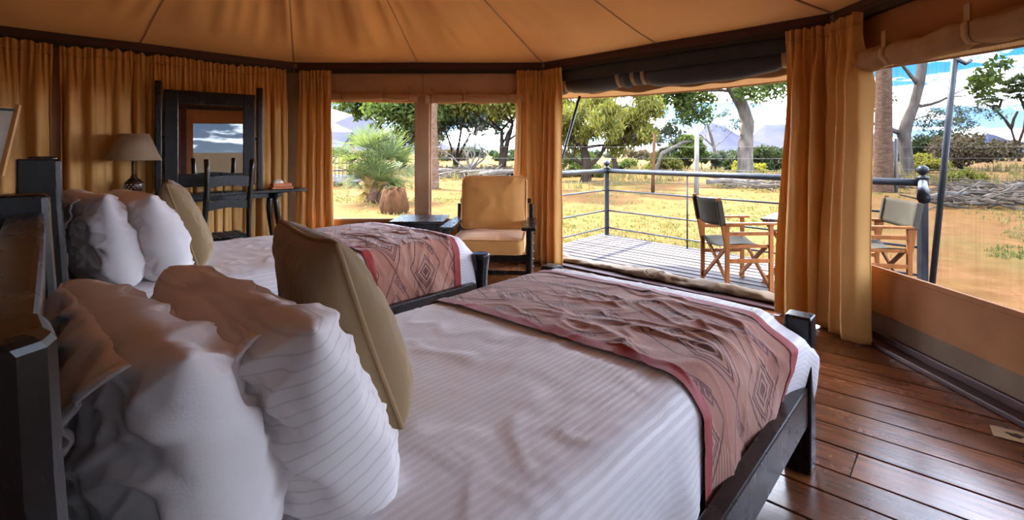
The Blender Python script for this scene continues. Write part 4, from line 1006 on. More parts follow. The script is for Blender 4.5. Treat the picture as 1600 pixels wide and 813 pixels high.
def card():
    p = onlev(1592, 684, 0.0)
    e = thing('card', 'small tan card with a dark printed motif lying on the floorboards', 'card', (p.x, p.y, 0.0), math.radians(-38))
    MB().box(-0.09, 0.09, -0.055, 0.055, 0.0015, 0.0045).build('sheet', MAT['card'], e)
    bl = [(0.03 * math.cos(t) * (1 + 0.3 * math.sin(3 * t)) - 0.01, 0.022 * math.sin(t) * (1 + 0.2 * math.cos(5 * t))) for t in np.linspace(0, 2 * PI, 22, endpoint=False)]
    MB().prism(bl, 0.0045, 0.0049).build('print', MAT['ink'], e)
    MB().prism([(x * 0.35 + 0.035, y * 0.35 + 0.012) for x, y in bl], 0.0045, 0.0049).build('print', MAT['ink'], e)
card()

# ------------------------------------------------------------------ veranda deck, railing and its furniture
R1 = Vector((1.50, 7.80, 0)); R2 = Vector((3.95, 4.74, 0))
R0 = R1 + Vector((-0.643, -0.765, 0)) * 2.35; R3 = Vector((2.64, 3.16, 0))
def deck():
    outer = [(R0.x - 0.12, R0.y), (R1.x - 0.05, R1.y + 0.14), (R2.x + 0.14, R2.y + 0.05), (R3.x + 0.05, R3.y - 0.08), (CORN[3].x, CORN[3].y), (CORN[2].x + 0.02, CORN[2].y + 0.02)]
    d = MB().prism([(p[0], p[1]) for p in outer][::-1], -0.24, -0.045).build('deck', MAT['deck_under']); tag(d, kind='structure')
    cx = sum(p[0] for p in outer) / 6; cy = sum(p[1] for p in outer) / 6
    c, s_ = math.cos(-PI / 4), math.sin(-PI / 4)       # boards run parallel to the doorway
    B = CORN[2]
    y = 0.10
    while y < 3.4:
        w = 0.112
        loc = [(-2.2, y), (4.2, y), (4.2, y + w), (-2.2, y + w)]
        wpts = [(B.x + p[0] * c - p[1] * s_, B.y + p[0] * s_ + p[1] * c) for p in loc]
        pl = clip_general(wpts, outer[:4])
        y += w + 0.032
        if len(pl) < 3: continue
        ox = sum(p[0] for p in pl) / len(pl); oy = sum(p[1] for p in pl) / len(pl)
        l2 = [((p[0] - ox) * c + (p[1] - oy) * s_, -(p[0] - ox) * s_ + (p[1] - oy) * c) for p in pl]
        ar = sum(l2[j][0] * l2[(j + 1) % len(l2)][1] - l2[(j + 1) % len(l2)][0] * l2[j][1] for j in range(len(l2)))
        if ar < 0: l2 = l2[::-1]
        MB().prism(l2, -0.043, -0.008 + random.uniform(-0.002, 0.002)).build('board', MAT['deck'], d, loc=(ox, oy, 0), rz=-PI / 4)
def clip_general(poly, clip): return clip_poly(poly, clip)
deck()
def railing():
    m = MAT['rail_metal']
    e = thing('railing', 'dark metal veranda railing with ball-topped corner posts', 'railing', (R1.x, R1.y, 0))
    o = R1
    for p in (R1, R2):
        q = p - o
        po = MB().box(q.x - 0.032, q.x + 0.032, q.y - 0.032, q.y + 0.032, -0.2, 1.045).build('post', m, e, bevel=0.005)
        MB().lathe([(0.052, 1.045), (0.052, 1.062), (0.030, 1.066), (0.018, 1.082), (0.032, 1.092), (0.046, 1.110), (0.050, 1.132), (0.042, 1.155), (0.022, 1.170), (0.004, 1.175)], 18, (q.x, q.y, 0)).build('finial', m, po, smooth=True)
    rows = [(R0, R1), (R1, R2), (R2, R3)]
    for a, b in rows:
        a2, b2 = a - o, b - o
        MB().tube([(a2.x, a2.y, 1.005), (b2.x, b2.y, 1.005)], 0.036, 14).build('top_rail', m, e, smooth=True)
        if (a - R2).length < 1e-6: continue
        for z in (0.70, 0.38, 0.11):
            MB().tube([(a2.x, a2.y, z), (b2.x, b2.y, z)], 0.012, 8).build('rod', m, e, smooth=True)
    t = R1.lerp(R2, 0.36) - o
    MB().tube([(t.x, t.y, -0.03), (t.x, t.y, 1.0)], 0.011, 8).build('baluster', m, e, smooth=True)
    for p in (R0, R3):
        q = p - o
        if p is R0: MB().box(q.x - 0.03, q.x + 0.03, q.y - 0.03, q.y + 0.03, -0.2, 1.0).build('post', m, e, bevel=0.005)
    for (u, t_) in ((0, 0),):
        pass
railing()
def awning_poles():
    a = Vector((4.06, 4.80, GZ)); b = at(1493, 82, 4.28)
    e = thing('awning_pole', 'slanting dark awning pole beside the right railing post', 'pole', a)
    MB().tube([(0, 0, 0), b - a], [0.026, 0.026], 10).build('pole', MAT['rail_metal'], e, smooth=True)
    MB().lathe([(0.05, 0), (0.05, 0.015), (0.03, 0.02)], 12).build('foot', MAT['rail_metal'], e)
    q = b - a
    MB().tube([q + Vector((0.0, 0, -0.05)), q + Vector((0.07, -0.02, -0.10)), q + Vector((0.11, -0.03, -0.07))], 0.018, 8).build('hook', MAT['track'], e, smooth=True)
    a = at(884, 222, 6.35); b = at(906, 150, 6.25)
    e = thing('awning_pole', 'thin slanting awning strut at the left of the doorway', 'pole', (a.x - 0.45, a.y + 0.25, GZ))
    o = Vector((a.x - 0.45, a.y + 0.25, GZ))
    d = (b - a)
    k = (GZ - b.z) / d.z
    foot = Vector((0, 0, 0))
    MB().tube([foot, b - o], 0.017, 8).build('pole', MAT['rail_metal'], e, smooth=True)
    MB().lathe([(0.04, 0), (0.04, 0.012), (0.02, 0.018)], 12).build('foot', MAT['rail_metal'], e)
awning_poles()

def director_chair(name, label, loc, rz):
    e = thing(name, label, 'chair', loc, rz, 'folding canvas chairs on the veranda')
    t = MAT['teak']; W = 0.26; D0, D1 = -0.21, 0.21      # x forward, y left
    for s_ in (-1, 1):
        y = s_ * W
        MB().bar((D0, y, 0), (D0, y, 0.635), 0.026, 0.040, (1, 0, 0)).build('rear_leg', t, e, bevel=0.004)
        MB().bar((D1, y, 0), (D1, y, 0.625), 0.026, 0.040, (1, 0, 0)).build('front_leg', t, e, bevel=0.004)
        MB().bar((D0 - 0.005, y, 0.42), (D0 - 0.085, y, 0.88), 0.024, 0.042, (1, 0, 0)).build('back_post', t, e, bevel=0.004)
        MB().bar((D0 - 0.03, y, 0.637), (D1 + 0.07, y, 0.637), 0.055, 0.022).build('armrest', t, e, bevel=0.005)
        MB().bar((D0, y, 0.545), (D1, y, 0.545), 0.020, 0.034).build('side_rail', t, e, bevel=0.003)
        MB().bar((D0, y, 0.29), (D1, y, 0.29), 0.020, 0.038).build('side_rail', t, e, bevel=0.003)
        MB().bar((D0 - 0.0, y * 0.93, 0.425), (D1, y * 0.93, 0.425), 0.022, 0.03).build('seat_rail', t, e, bevel=0.003)
    for x in (D0 + 0.02, D1 - 0.02):
        for s_ in (-1, 1):
            MB().bar((x + 0.012 * s_, -s_ * W * 0.96, 0.04), (x + 0.012 * s_, s_ * W * 0.93, 0.425), 0.020, 0.036, (0, -s_ * 0.5, 1)).build('cross_leg', t, e, bevel=0.003)
    P = []
    for q in np.linspace(-1, 1, 21):
        row = []
        for r in np.linspace(0, 1, 8):
            sg = 0.055 * (1 - q * q); row.append((D0 - 0.045 - sg * 0.9 - r * 0.042 + 0.02, q * (W + 0.013), 0.63 + r * 0.225 - 0.02 * (1 - q * q) * (1 - r) + 0.012 * abs(q) * r))
        P.append(row)
    v, f = gridmesh(np.array(P)); mk('canvas_back', v, f, MAT['chair_canvas'], e, smooth=True, thick=0.006)
    for s_ in (-1, 1):
        pts = []
        a = Vector((D0 - 0.040, s_ * W, 0.62)); b = Vector((D0 - 0.082, s_ * W, 0.855))
        MB().bar(a, b, 0.036, 0.054, (1, 0, 0)).build('canvas_sleeve', MAT['chair_canvas'], e, bevel=0.008)
    P = []
    for q in np.linspace(-1, 1, 21):
        P.append([(D0 - 0.01 + r * (D1 - D0 + 0.03), q * W * 0.96, 0.442 - 0.045 * (1 - q * q) + 0.008 * math.sin(r * 5)) for r in np.linspace(0, 1, 10)])
    v, f = gridmesh(np.array(P)); mk('canvas_seat', v, f, MAT['chair_canvas'], e, smooth=True, thick=0.006)
    return e
DZ = -0.006
director_chair('director_chair', 'teak folding chair with grey canvas, left of the slatted table', (2.20, 4.86, DZ), math.radians(3))
director_chair('director_chair', 'teak folding chair with grey canvas, seen through the screened window', (3.36, 4.66, DZ), math.radians(170))
def slat_table():
    e = thing('folding_table', 'small folding table with slatted wooden top on the veranda', 'table', (2.83, 4.93, DZ), math.radians(-40))
    for q in range(6):
        x = -0.21 + q * 0.084; MB().box(x - 0.036, x + 0.036, -0.30, 0.30, 0.635, 0.655).build('slat', MAT['table_slat'], e, bevel=0.003)
    for y in (-0.22, 0.22): MB().box(-0.24, 0.24, y - 0.015, y + 0.015, 0.605, 0.635).build('bearer', MAT['teak'], e)
    for y in (-0.24, 0.24):
        for s_ in (-1, 1):
            MB().bar((-s_ * 0.24, y + 0.012 * s_, 0.0), (s_ * 0.20, y + 0.012 * s_, 0.61), 0.018, 0.036, (0, 0, 1)).build('cross_leg', MAT['teak'], e)
    for x in (-0.21, 0.21): MB().box(x - 0.012, x + 0.012, -0.24, 0.24, 0.06, 0.09).build('stretcher', MAT['teak'], e)
slat_table()
# ------------------------------------------------------------------ outside
MAT['bark_grey'] = pm('bark_grey', (0.0691, 0.0588, 0.0484), (0.0346, 0.0276, 0.0233), scale=3, stretch=(1, 1, 0.35), spec=0.04, rough=0.95, bmp=0.6, bscale=9, bdist=0.05)
MAT['bark_dark'] = pm('bark_dark', (0.0233, 0.0164, 0.0113), (0.0113, 0.0078, 0.0060), scale=4, stretch=(1, 1, 0.3), spec=0.04, rough=0.95, bmp=0.6, bscale=9, bdist=0.05)
MAT['bark_palm'] = pm('bark_palm', (0.0778, 0.0458, 0.0286), (0.0440, 0.0251, 0.0164), scale=5, stretch=(1, 1, 2.2), spec=0.04, rough=0.95, bmp=0.8, bscale=12, bdist=0.06)
MAT['stump_bark'] = pm('stump_bark', (0.0456, 0.0205, 0.0082), (0.0228, 0.0101, 0.0046), scale=6, stretch=(1, 1, 0.5), spec=0.04, rough=0.95, bmp=0.7, bscale=14, bdist=0.05)
MAT['driftwood'] = pm('driftwood', (0.0718, 0.0631, 0.0553), (0.0415, 0.0346, 0.0294), scale=5, spec=0.04, rough=0.95, bmp=0.4, bscale=20)
MAT['dry_brush'] = pm('dry_brush', (0.0578, 0.0467, 0.0354), (0.0276, 0.0199, 0.0138), scale=4, spec=0.04, rough=0.95)
MAT['post_pale'] = pm('post_pale', (0.1010, 0.0942, 0.0872), (0.0691, 0.0622, 0.0570), scale=6, stretch=(1, 1, 0.2), spec=0.04, rough=0.9)
MAT['post_brown'] = pm('post_brown', (0.0502, 0.0242, 0.0113), (0.0346, 0.0164, 0.0070), scale=6, stretch=(1, 1, 0.2), spec=0.04, rough=0.9)
def leaf(n, c1, c2, fac=0.35): MAT[n] = translucent_mat(n, c1, c2, (1.3, 1.35, 0.6), fac, island=True, rough=0.6)
leaf('leaf_yellow', (0.0954, 0.0864, 0.0180), (0.0558, 0.0576, 0.0135))
leaf('leaf_green', (0.0261, 0.0405, 0.0107), (0.0478, 0.0594, 0.0144))
leaf('leaf_dark', (0.0135, 0.0208, 0.0081), (0.0261, 0.0333, 0.0135), 0.25)
leaf('leaf_blue', (0.0243, 0.0333, 0.0252), (0.0405, 0.0478, 0.0315), 0.25)
leaf('leaf_brown', (0.0405, 0.0298, 0.0171), (0.0594, 0.0459, 0.0261), 0.2)
leaf('leaf_lime', (0.1008, 0.0909, 0.0107), (0.1323, 0.1153, 0.0198))
leaf('frond_green', (0.0478, 0.0648, 0.0243), (0.0720, 0.0864, 0.0405), 0.3)
leaf('frond_dead', (0.1872, 0.1350, 0.0531), (0.1386, 0.0900, 0.0369), 0.2)
leaf('grass_dry', (0.1152, 0.0878, 0.0403), (0.0806, 0.0691, 0.0252), 0.25)
leaf('grass_green', (0.0461, 0.0554, 0.0158), (0.0727, 0.0727, 0.0252), 0.3)

def ground_z(x, y):
    return GZ + 0.05 * fbm(np.asarray(x) * 0.25, np.asarray(y) * 0.25, 2.0, 3) * sstep(7, 12, np.hypot(np.asarray(x), np.asarray(y)))
def ground():
    r = np.concatenate([np.linspace(0.5, 45, 120), np.geomspace(46, 1500, 40)]); th = np.linspace(0, 2 * PI, 260, endpoint=False)
    TH, R = np.meshgrid(th, r); X = R * np.sin(TH); Y = R * np.cos(TH) + 0.0
    Z = ground_z(X, Y) - 0.02
    v, f = gridmesh(np.stack([X, Y, Z], -1), closed_u=True)
    o = mk('ground', v, f, MAT['ground'], smooth=True); tag(o, kind='structure')
ground()

def hill(name, label, D, prof, thick=160, seed=1.0):
    """prof: list of (u, v) pixels of the skyline as seen at distance D"""
    us = np.array([p[0] for p in prof], float); vs = np.array([p[1] for p in prof], float)
    n = 90; u = np.linspace(us[0], us[-1], n); v = np.interp(u, us, vs)
    hz = np.maximum(HC + (HZ - v) / F * D, 0.0) + D * 0.0025 * fbm(u * 0.03, 0.0, seed, 4)
    X0 = (u - 800) / F * D
    rows = []
    for q in np.linspace(0, 1, 24):
        b = np.sin(q * PI) ** 1.3 if q < 0.5 else 1.0 - 0.0 * q
        k = math.sin(min(q, 0.5) * PI) ** 1.2 if q <= 0.5 else math.sin(q * PI) ** 1.2
        y = D - thick * 0.9 + q * thick * 1.8
        rg = 1 + 0.25 * fbm(X0 * 0.016, q * 5.0, seed + 3, 4) * (1 - k * 0.8)
        rows.append(np.stack([X0 * y / D, np.full(n, y), GZ - 2 + (hz + 2) * k * rg], -1))
    vv, ff = gridmesh(np.stack(rows)); o = mk(name, vv, ff, MAT['hill'], smooth=True)
    tag(o, kind='structure')
hill('hill', '', 620, [(1035, 240), (1075, 225), (1110, 193), (1135, 200), (1165, 215), (1200, 226), (1260, 240)], seed=1.4)
hill('hill', '', 760, [(1150, 240), (1180, 207), (1195, 196), (1225, 194), (1270, 198), (1320, 200), (1380, 215), (1440, 240)], seed=3.4)
hill('hill', '', 700, [(1490, 240), (1520, 214), (1545, 207), (1575, 217), (1610, 223), (1660, 230), (1720, 240)], seed=5.4)
hill('hill', '', 700, [(440, 240), (480, 205), (530, 165), (560, 175), (620, 205), (700, 228), (760, 240)], seed=7.7)

# --- plants
def leaves(centers, rad, n, size, aspect=2.2, flat=1.0, droop=0.0, seed=0):
    r = np.random.default_rng(seed)
    C = np.asarray(centers, float); k = r.integers(0, len(C), n)
    rd = np.asarray(rad, float) if np.ndim(rad) else np.full(len(C), rad)
    d = r.normal(size=(n, 3)); d /= np.linalg.norm(d, axis=1)[:, None]
    q = (r.random(n) ** 0.45)[:, None] * rd[k][:, None]
    P = C[k] + d * q * np.array([1, 1, flat])
    a = r.normal(size=(n, 3)); a[:, 2] -= droop; a /= np.linalg.norm(a, axis=1)[:, None]
    b = np.cross(a, r.normal(size=(n, 3))); b /= np.linalg.norm(b, axis=1)[:, None]
    s = size * (0.6 + 0.8 * r.random(n))[:, None]
    V = np.stack([P - a * s * aspect / 2, P + b * s / 2, P + a * s * aspect / 2, P - b * s / 2], 1).reshape(-1, 3)
    I = np.arange(n * 4).reshape(n, 4)
    return V, I
def fastmesh(name, V, I, mat, parent=None, smooth=False):
    me = bpy.data.meshes.new(name); n = len(I)
    me.vertices.add(len(V)); me.vertices.foreach_set('co', np.asarray(V, np.float32).ravel())
    me.loops.add(n * 4); me.loops.foreach_set('vertex_index', np.asarray(I, np.int32).ravel())
    me.polygons.add(n); me.polygons.foreach_set('loop_start', np.arange(0, n * 4, 4, dtype=np.int32))
    try: me.polygons.foreach_set('loop_total', np.full(n, 4, dtype=np.int32))
    except Exception: pass
    me.update(calc_edges=True); me.materials.append(mat)
    o = bpy.data.objects.new(name, me); COL.objects.link(o)
    if parent is not None: o.parent = parent
    return o
def grow(mb, p, d, ln, r, depth, tips, rnd, spread=0.6, up=0.15, kink=0.25, kids=(2, 3), shrink=0.72, rmin=0.006, sides=6):
    pts = [p.copy()]; q = p.copy(); dd = d.normalized(); n = 4
    for i in range(n):
        dd = (dd + Vector((rnd.uniform(-1, 1), rnd.uniform(-1, 1), rnd.uniform(-0.6, 1))) * kink + Vector((0, 0, up)) * 0.3).normalized()
        q = q + dd * (ln / n); pts.append(q.copy())
    rs = [r * (1 - 0.4 * i / n) for i in range(n + 1)]
    mb.tube(pts, rs, sides if depth > 1 else 4, cap=False)
    tips.append((q.copy(), depth))
    if depth <= 0: return
    for j in range(rnd.randint(*kids)):
        nd = (dd + Vector((rnd.gauss(0, 1), rnd.gauss(0, 1), rnd.gauss(0, 0.6) + up)) * spread).normalized()
        st = pts[-1] if j < 2 else pts[rnd.choice((2, 3))]
        grow(mb, st, nd, ln * shrink * rnd.uniform(0.8, 1.15), max(rs[-1] * 0.75, rmin), depth - 1, tips, rnd, spread, up, kink, kids, shrink, rmin, sides)
def tree(name, label, base, trunk, radii, bark, leafmat, depth=3, ln=1.5, lrad=0.6, nleaf=4000, lsize=0.14, seed=1, cat='tree', spread=0.6, up=0.15, kids=(2, 3), aspect=2.2, droop=0.0, flat=0.8, group=None, forks=None, brad=0.5, kink=0.25, minleafdepth=1):
    """trunk: points relative to the base; forks: list of (index, direction) from which crown branches grow"""
    base = Vector(base); e = thing(name, label, cat, base, 0, group); rnd = random.Random(seed)
    mb = MB().tube([Vector(p) for p in trunk], radii, 10, cap=False, wob=0.07); mb.build('trunk', bark, e, smooth=True)
    br = MB(); tips = []
    forks = forks or [(-1, None)] * 3
    for (i, d) in forks:
        d = Vector(d) if d else Vector((rnd.gauss(0, 0.7), rnd.gauss(0, 0.7), 0.7))
        grow(br, Vector(trunk[i]), d, ln * rnd.uniform(0.85, 1.15), radii[i] * brad, depth, tips, rnd, spread, up, kink, kids)
    br.build('branches', bark, e, smooth=True)
    if nleaf:
        C = [t[0] for t in tips if t[1] <= minleafdepth]
        V, I = leaves(C, lrad, nleaf, lsize, aspect, flat, droop, seed)
        o = fastmesh('foliage', V, I, leafmat, e); o['kind'] = 'stuff'
    return e
def shrub(name, label, base, rx, h, leafmat, nleaf=2500, lsize=0.12, seed=1, cat='bush', stems=7, aspect=2.2, bark=None, group=None, clumps=26, flatten=1.0):
    base = Vector(base); e = thing(name, label, cat, base, 0, group); rnd = random.Random(seed); mb = MB()
    C = []; R = []
    for i in range(stems):
        th = rnd.uniform(0, 2 * PI); q = rnd.uniform(0.2, 0.85); tip = Vector((math.cos(th) * rx * q, math.sin(th) * rx * q, h * rnd.uniform(0.45, 0.95) * math.sqrt(max(0.1, 1 - q * q))))
        mb.tube([Vector((0, 0, -0.05)), tip * 0.5 + Vector((rnd.uniform(-.1, .1) * rx, rnd.uniform(-.1, .1) * rx, 0.1 * h)), tip], [0.035 * h / 2, 0.022 * h / 2, 0.008 * h / 2], 5, cap=False)
    mb.build('stems', bark or MAT['bark_dark'], e, smooth=True)
    for i in range(clumps):
        th = rnd.uniform(0, 2 * PI); q = math.sqrt(rnd.random()) * 0.85; z = h * (0.12 + 0.70 * rnd.random() * math.sqrt(max(0.05, 1 - q * q)))
        C.append((math.cos(th) * rx * q, math.sin(th) * rx * q, z)); R.append(min(rx, h) * rnd.uniform(0.20, 0.36))
    V, I = leaves(C, R, nleaf, lsize, aspect, 0.85 * flatten, 0, seed)
    V[:, 2] = np.maximum(V[:, 2], 0.0)
    o = fastmesh('foliage', V, I, leafmat, e); o['kind'] = 'stuff'
    return e
def g(u, v): 
    p = onlev(u, v, GZ); p.z = GZ - 0.04; return p

# fan palm outside the left window
def fan_frond(nm, mat, blades, R, seed, pet=0.5, spreadd=150, wk=1.0):
    rnd = random.Random(seed); vs = []; fs = []
    def q4(a, b, c, d):
        n = len(vs); vs.extend([a, b, c, d]); fs.append((n, n + 1, n + 2, n + 3))
    pw = 0.016
    q4((0, -pw, 0), (pet, -pw * 0.6, 0.02), (pet, pw * 0.6, 0.02), (0, pw, 0))
    for i in range(blades):
        a = math.radians(-spreadd / 2 + spreadd * i / (blades - 1) + rnd.uniform(-3, 3)); L_ = R * (0.75 + 0.25 * math.cos(a)) * rnd.uniform(0.9, 1.08); w = 0.034 * R / 0.8 * wk
        d = Vector((math.cos(a), math.sin(a), 0)); s_ = Vector((-d.y, d.x, 0)); o = Vector((pet, 0, 0.02)); z1 = 0.06 * L_; z2 = -0.06 * L_ * rnd.uniform(0.3, 2)
        m_ = o + d * L_ * 0.5 + Vector((0, 0, z1)); t = o + d * L_ + Vector((0, 0, z2))
        q4(tuple(o - s_ * w * 0.3), tuple(m_ - s_ * w * 0.5), tuple(m_ + s_ * w * 0.5), tuple(o + s_ * w * 0.3)); q4(tuple(m_ - s_ * w * 0.5), tuple(t - s_ * 0.004), tuple(t + s_ * 0.004), tuple(m_ + s_ * w * 0.5))
    me = bpy.data.meshes.new(nm); me.from_pydata(vs, [], fs); me.materials.append(mat); me.update(); return me
def fan_palm(label, base, heads, seed, skirt=26, R=0.8, greens=20):
    rnd = random.Random(seed); e = thing('fan_palm', label, 'palm', base)
    G_ = [fan_frond('frond', MAT['frond_green'], 17, R, i + seed, pet=R * 0.55) for i in range(2)]; Dd = [fan_frond('frond', MAT['frond_dead'], 9, R * 0.75, i + 9 + seed, pet=R * 0.35, spreadd=70, wk=1.7) for i in range(2)]
    for (hx, hy, hz) in heads:
        MB().tube([(hx * 0.2, hy * 0.2, 0), (hx * 0.6, hy * 0.6, hz * 0.5), (hx, hy, hz)], [0.17, 0.13, 0.10], 9).build('trunk', MAT['bark_palm'], e, smooth=True)
        for i in range(greens):
            o = bpy.data.objects.new('frond', G_[i % 2]); COL.objects.link(o); o.parent = e
            el = math.radians(rnd.uniform(-18, 85)); o.location = (hx, hy, hz); o.rotation_euler = (rnd.uniform(-0.5, 0.5), -el, rnd.uniform(0, 2 * PI)); o.scale = [rnd.uniform(0.8, 1.15)] * 3
        for i in range(skirt):
            o = bpy.data.objects.new('dead_frond', Dd[i % 2]); COL.objects.link(o); o.parent = e
            z = hz * rnd.uniform(0.12, 0.92); el = math.radians(rnd.uniform(-88, -40) if rnd.random() < 0.4 else rnd.uniform(40, 75)); f = z / hz; o.location = (hx * (0.2 + 0.8 * f), hy * (0.2 + 0.8 * f), z); o.rotation_euler = (rnd.uniform(-0.4, 0.4), -el, rnd.uniform(0, 2 * PI)); o.scale = [rnd.uniform(0.6, 0.95)] * 3
pb_ = g(580, 316)
fan_palm('spiky green fan palm with straw coloured dead fronds outside the left window', pb_, [(-0.10, 0.0, 1.35), (0.55, 0.25, 0.95), (0.15, -0.2, 0.55)], 5, skirt=20, R=0.95, greens=18)
fan_palm('small fan palm just left of the window post', g(662, 268), [(0.3, 0, 1.3)], 15, skirt=4, R=1.6, greens=11)

def stump():
    b = g(616, 332); e = thing('palm_stump', 'short brown cut palm stump beside the fan palm', 'stump', b)
    n = 30; P = []
    for z, r in ((0, 0.33), (0.08, 0.37), (0.2, 0.385), (0.36, 0.365), (0.5, 0.32), (0.6, 0.27), (0.63, 0.25), (0.60, 0.21), (0.50, 0.17), (0.44, 0.08), (0.43, 0.01)):
        P.append([(r * math.cos(t) * (1 + 0.04 * math.sin(5 * t + z * 9)), r * math.sin(t) * (1 + 0.04 * math.sin(3 * t)), z + (0.05 * math.sin(t * 4 + 1) + 0.03 * math.sin(t * 9) if z > 0.4 and r > 0.15 else 0)) for t in np.linspace(0, 2 * PI, n, endpoint=False)])
    v, f = gridmesh(np.array(P), closed_u=True); mk('trunk', v, f, MAT['stump_bark'], e, smooth=True)
    for q in range(7):
        t = q * 0.9 + 0.3; MB().bar((0.26 * math.cos(t), 0.26 * math.sin(t), 0.52), (0.22 * math.cos(t), 0.22 * math.sin(t), 0.70 + 0.03 * math.sin(q * 3)), 0.10, 0.025, (math.cos(t), math.sin(t), 0)).build('splinter', MAT['stump_bark'], e)
stump()
# tall trunk behind the window post
tree('tall_tree', 'tall rough reddish trunk seen just right of the window post', g(674, 294), [(0, 0, 0), (0.02, 0, 1.5), (-0.03, 0, 3), (0.05, 0, 5.5), (0, 0, 7)], [0.34, 0.30, 0.28, 0.27, 0.25], MAT['bark_palm'], MAT['leaf_green'], depth=3, ln=2.0, nleaf=3000, lrad=0.9, lsize=0.22, seed=4)
# multi-stemmed dark tree left
def many_stems(label, u, v, seed, tops, leafm, nleaf, lrad=1.2, lsize=0.22, r=0.25, ln=2.4, droop=0.6):
    b = g(u, v); e = thing('shade_tree', label, 'tree', b); rnd = random.Random(seed); br = MB(); tips = []
    for (dx, h) in tops:
        pts = [Vector((0, 0, -0.1)), Vector((dx * 0.25, 0.1, h * 0.35)), Vector((dx * 0.55, 0.3, h * 0.65)), Vector((dx, 0.2, h))]
        MB().tube(pts, [r, r * 0.8, r * 0.6, r * 0.45], 9, cap=False, wob=0.06).build('trunk', MAT['bark_dark'], e, smooth=True)
        for q in range(3): grow(br, pts[-1], Vector((rnd.gauss(0, .8), rnd.gauss(0, .8), 0.5)), ln, r * 0.35, 3, tips, rnd, 0.6, 0.1)
        grow(br, pts[2], Vector((rnd.gauss(0, .8), rnd.gauss(0, .8), 0.4)), ln, r * 0.3, 3, tips, rnd, 0.6, 0.0)
    br.build('branches', MAT['bark_dark'], e, smooth=True)
    V, I = leaves([t[0] for t in tips if t[1] <= 1], lrad, nleaf, lsize, 2.6, 0.9, droop, seed); o = fastmesh('foliage', V, I, leafm, e); o['kind'] = 'stuff'
many_stems('dark multi-stemmed shade tree behind the fan palm', 628, 266, 3, [(-2.2, 4.2), (-0.9, 4.9), (0.4, 4.6), (1.6, 4.2)], MAT['leaf_green'], 17000, lrad=1.35, droop=0.8)
many_stems('blue-green leafy tree between the tall trunk and the armchair window', 712, 262, 8, [(-1.0, 3.6), (0.6, 4.2), (1.4, 3.4)], MAT['leaf_blue'], 16000, lrad=1.4, r=0.2)
many_stems('yellow-green acacia with a dark trunk behind the armchair', 784, 268, 12, [(0.0, 3.5), (0.9, 4.0)], MAT['leaf_yellow'], 16000, lrad=1.4, lsize=0.17, r=0.30, droop=1.2)
# feathery yellow-green tree left of the doorway
b = g(915, 284)
tree('feathery_tree', 'feathery yellow-green tree drooping left of the doorway view', b, [(0, 0, 0), (0.1, 0, 0.9), (-0.1, 0.2, 1.9), (0.2, 0.2, 2.9)], [0.30, 0.26, 0.22, 0.17], MAT['bark_dark'], MAT['leaf_yellow'], depth=4, ln=1.7, lrad=0.55, nleaf=30000, lsize=0.075, seed=9, aspect=4.0, droop=1.6, spread=0.7, up=-0.02, forks=[(1, (1, 0.2, 0.3)), (1, (-1, 0, 0.4)), (2, (1.2, 0, 0.25)), (2, (-0.6, 0.7, 0.5)), (3, (0.7, -0.3, 0.8)), (3, (-0.5, 0, 1)), (3, (1.3, 0.3, 0.35)), (2, (0.2, -0.9, 0.3))])
tree('feathery_tree', 'darker blue-green sprays reaching into the pale sky right of the feathery tree', g(962, 270), [(0, 0, 0), (-0.2, 0, 1.6), (0.2, 0.2, 3.0), (-0.3, 0.2, 4.6)], [0.22, 0.2, 0.17, 0.12], MAT['bark_dark'], MAT['leaf_blue'], depth=3, ln=1.9, lrad=0.55, nleaf=7000, lsize=0.11, seed=19, aspect=3.2, droop=0.8, spread=0.55, up=-0.03, forks=[(2, (1.0, 0, 0.15)), (3, (1.0, 0.2, 0.3)), (3, (0.3, 0.3, 1)), (1, (0.8, 0, 0.3)), (3, (-0.6, 0, 0.4)), (2, (-0.8, 0, 0.4))])
# big bent tree
b = g(1166, 274); k = b.y / F
tp = [((u - 1166) * k, 0.0, (262 - v) * k + 0.05) for u, v in ((1166, 270), (1164, 240), (1166, 205), (1168, 180), (1160, 155), (1146, 130), (1136, 112), (1128, 90), (1122, 66))]
tree('bent_tree', 'large grey tree with a bent mottled trunk in the doorway view', b, tp, [13 * k, 11 * k, 10 * k, 9.5 * k, 9 * k, 8.5 * k, 7.5 * k, 6 * k, 5 * k], MAT['bark_grey'], MAT['leaf_green'], depth=3, ln=1.9, lrad=0.75, nleaf=22000, lsize=0.15, seed=23, aspect=1.7, spread=0.5, up=-0.06, brad=0.38, forks=[(7, (-1.4, 0.2, -0.35)), (8, (1.2, 0, -0.3)), (6, (-1.5, -0.3, -0.4)), (6, (-1.2, 0, -0.2)), (6, (-1, 0.6, -0.3)), (7, (-1, -0.3, 0.4)), (7, (1.0, 0.2, 0.2)), (5, (1.0, -0.2, 0.55)), (8, (0.6, 0.3, 1)), (8, (-0.6, 0, 1)), (5, (-1.3, 0.3, 0.05)), (6, (1.1, 0.4, 0.15))])
tree('bare_tree', 'bare twiggy tree left of the bent trunk', g(1120, 262), [(0, 0, 0), (-0.3, 0, 2.2), (-0.9, 0, 4.4)], [0.2, 0.16, 0.12], MAT['bark_grey'], MAT['leaf_blue'], depth=4, ln=1.7, lrad=0.3, nleaf=900, lsize=0.14, seed=31, spread=0.65, up=0.0, forks=[(2, (-1, 0, 0.5)), (2, (0.8, 0, 0.6)), (1, (0.9, 0.3, 0.5)), (1, (-0.8, 0, 0.6)), (2, (0.0, 0.4, 1))])
shrub('round_bush', 'tall rounded green bush behind the pale fence post', g(1072, 264), 2.0, 4.0, MAT['leaf_green'], 6500, 0.15, 5, clumps=34)
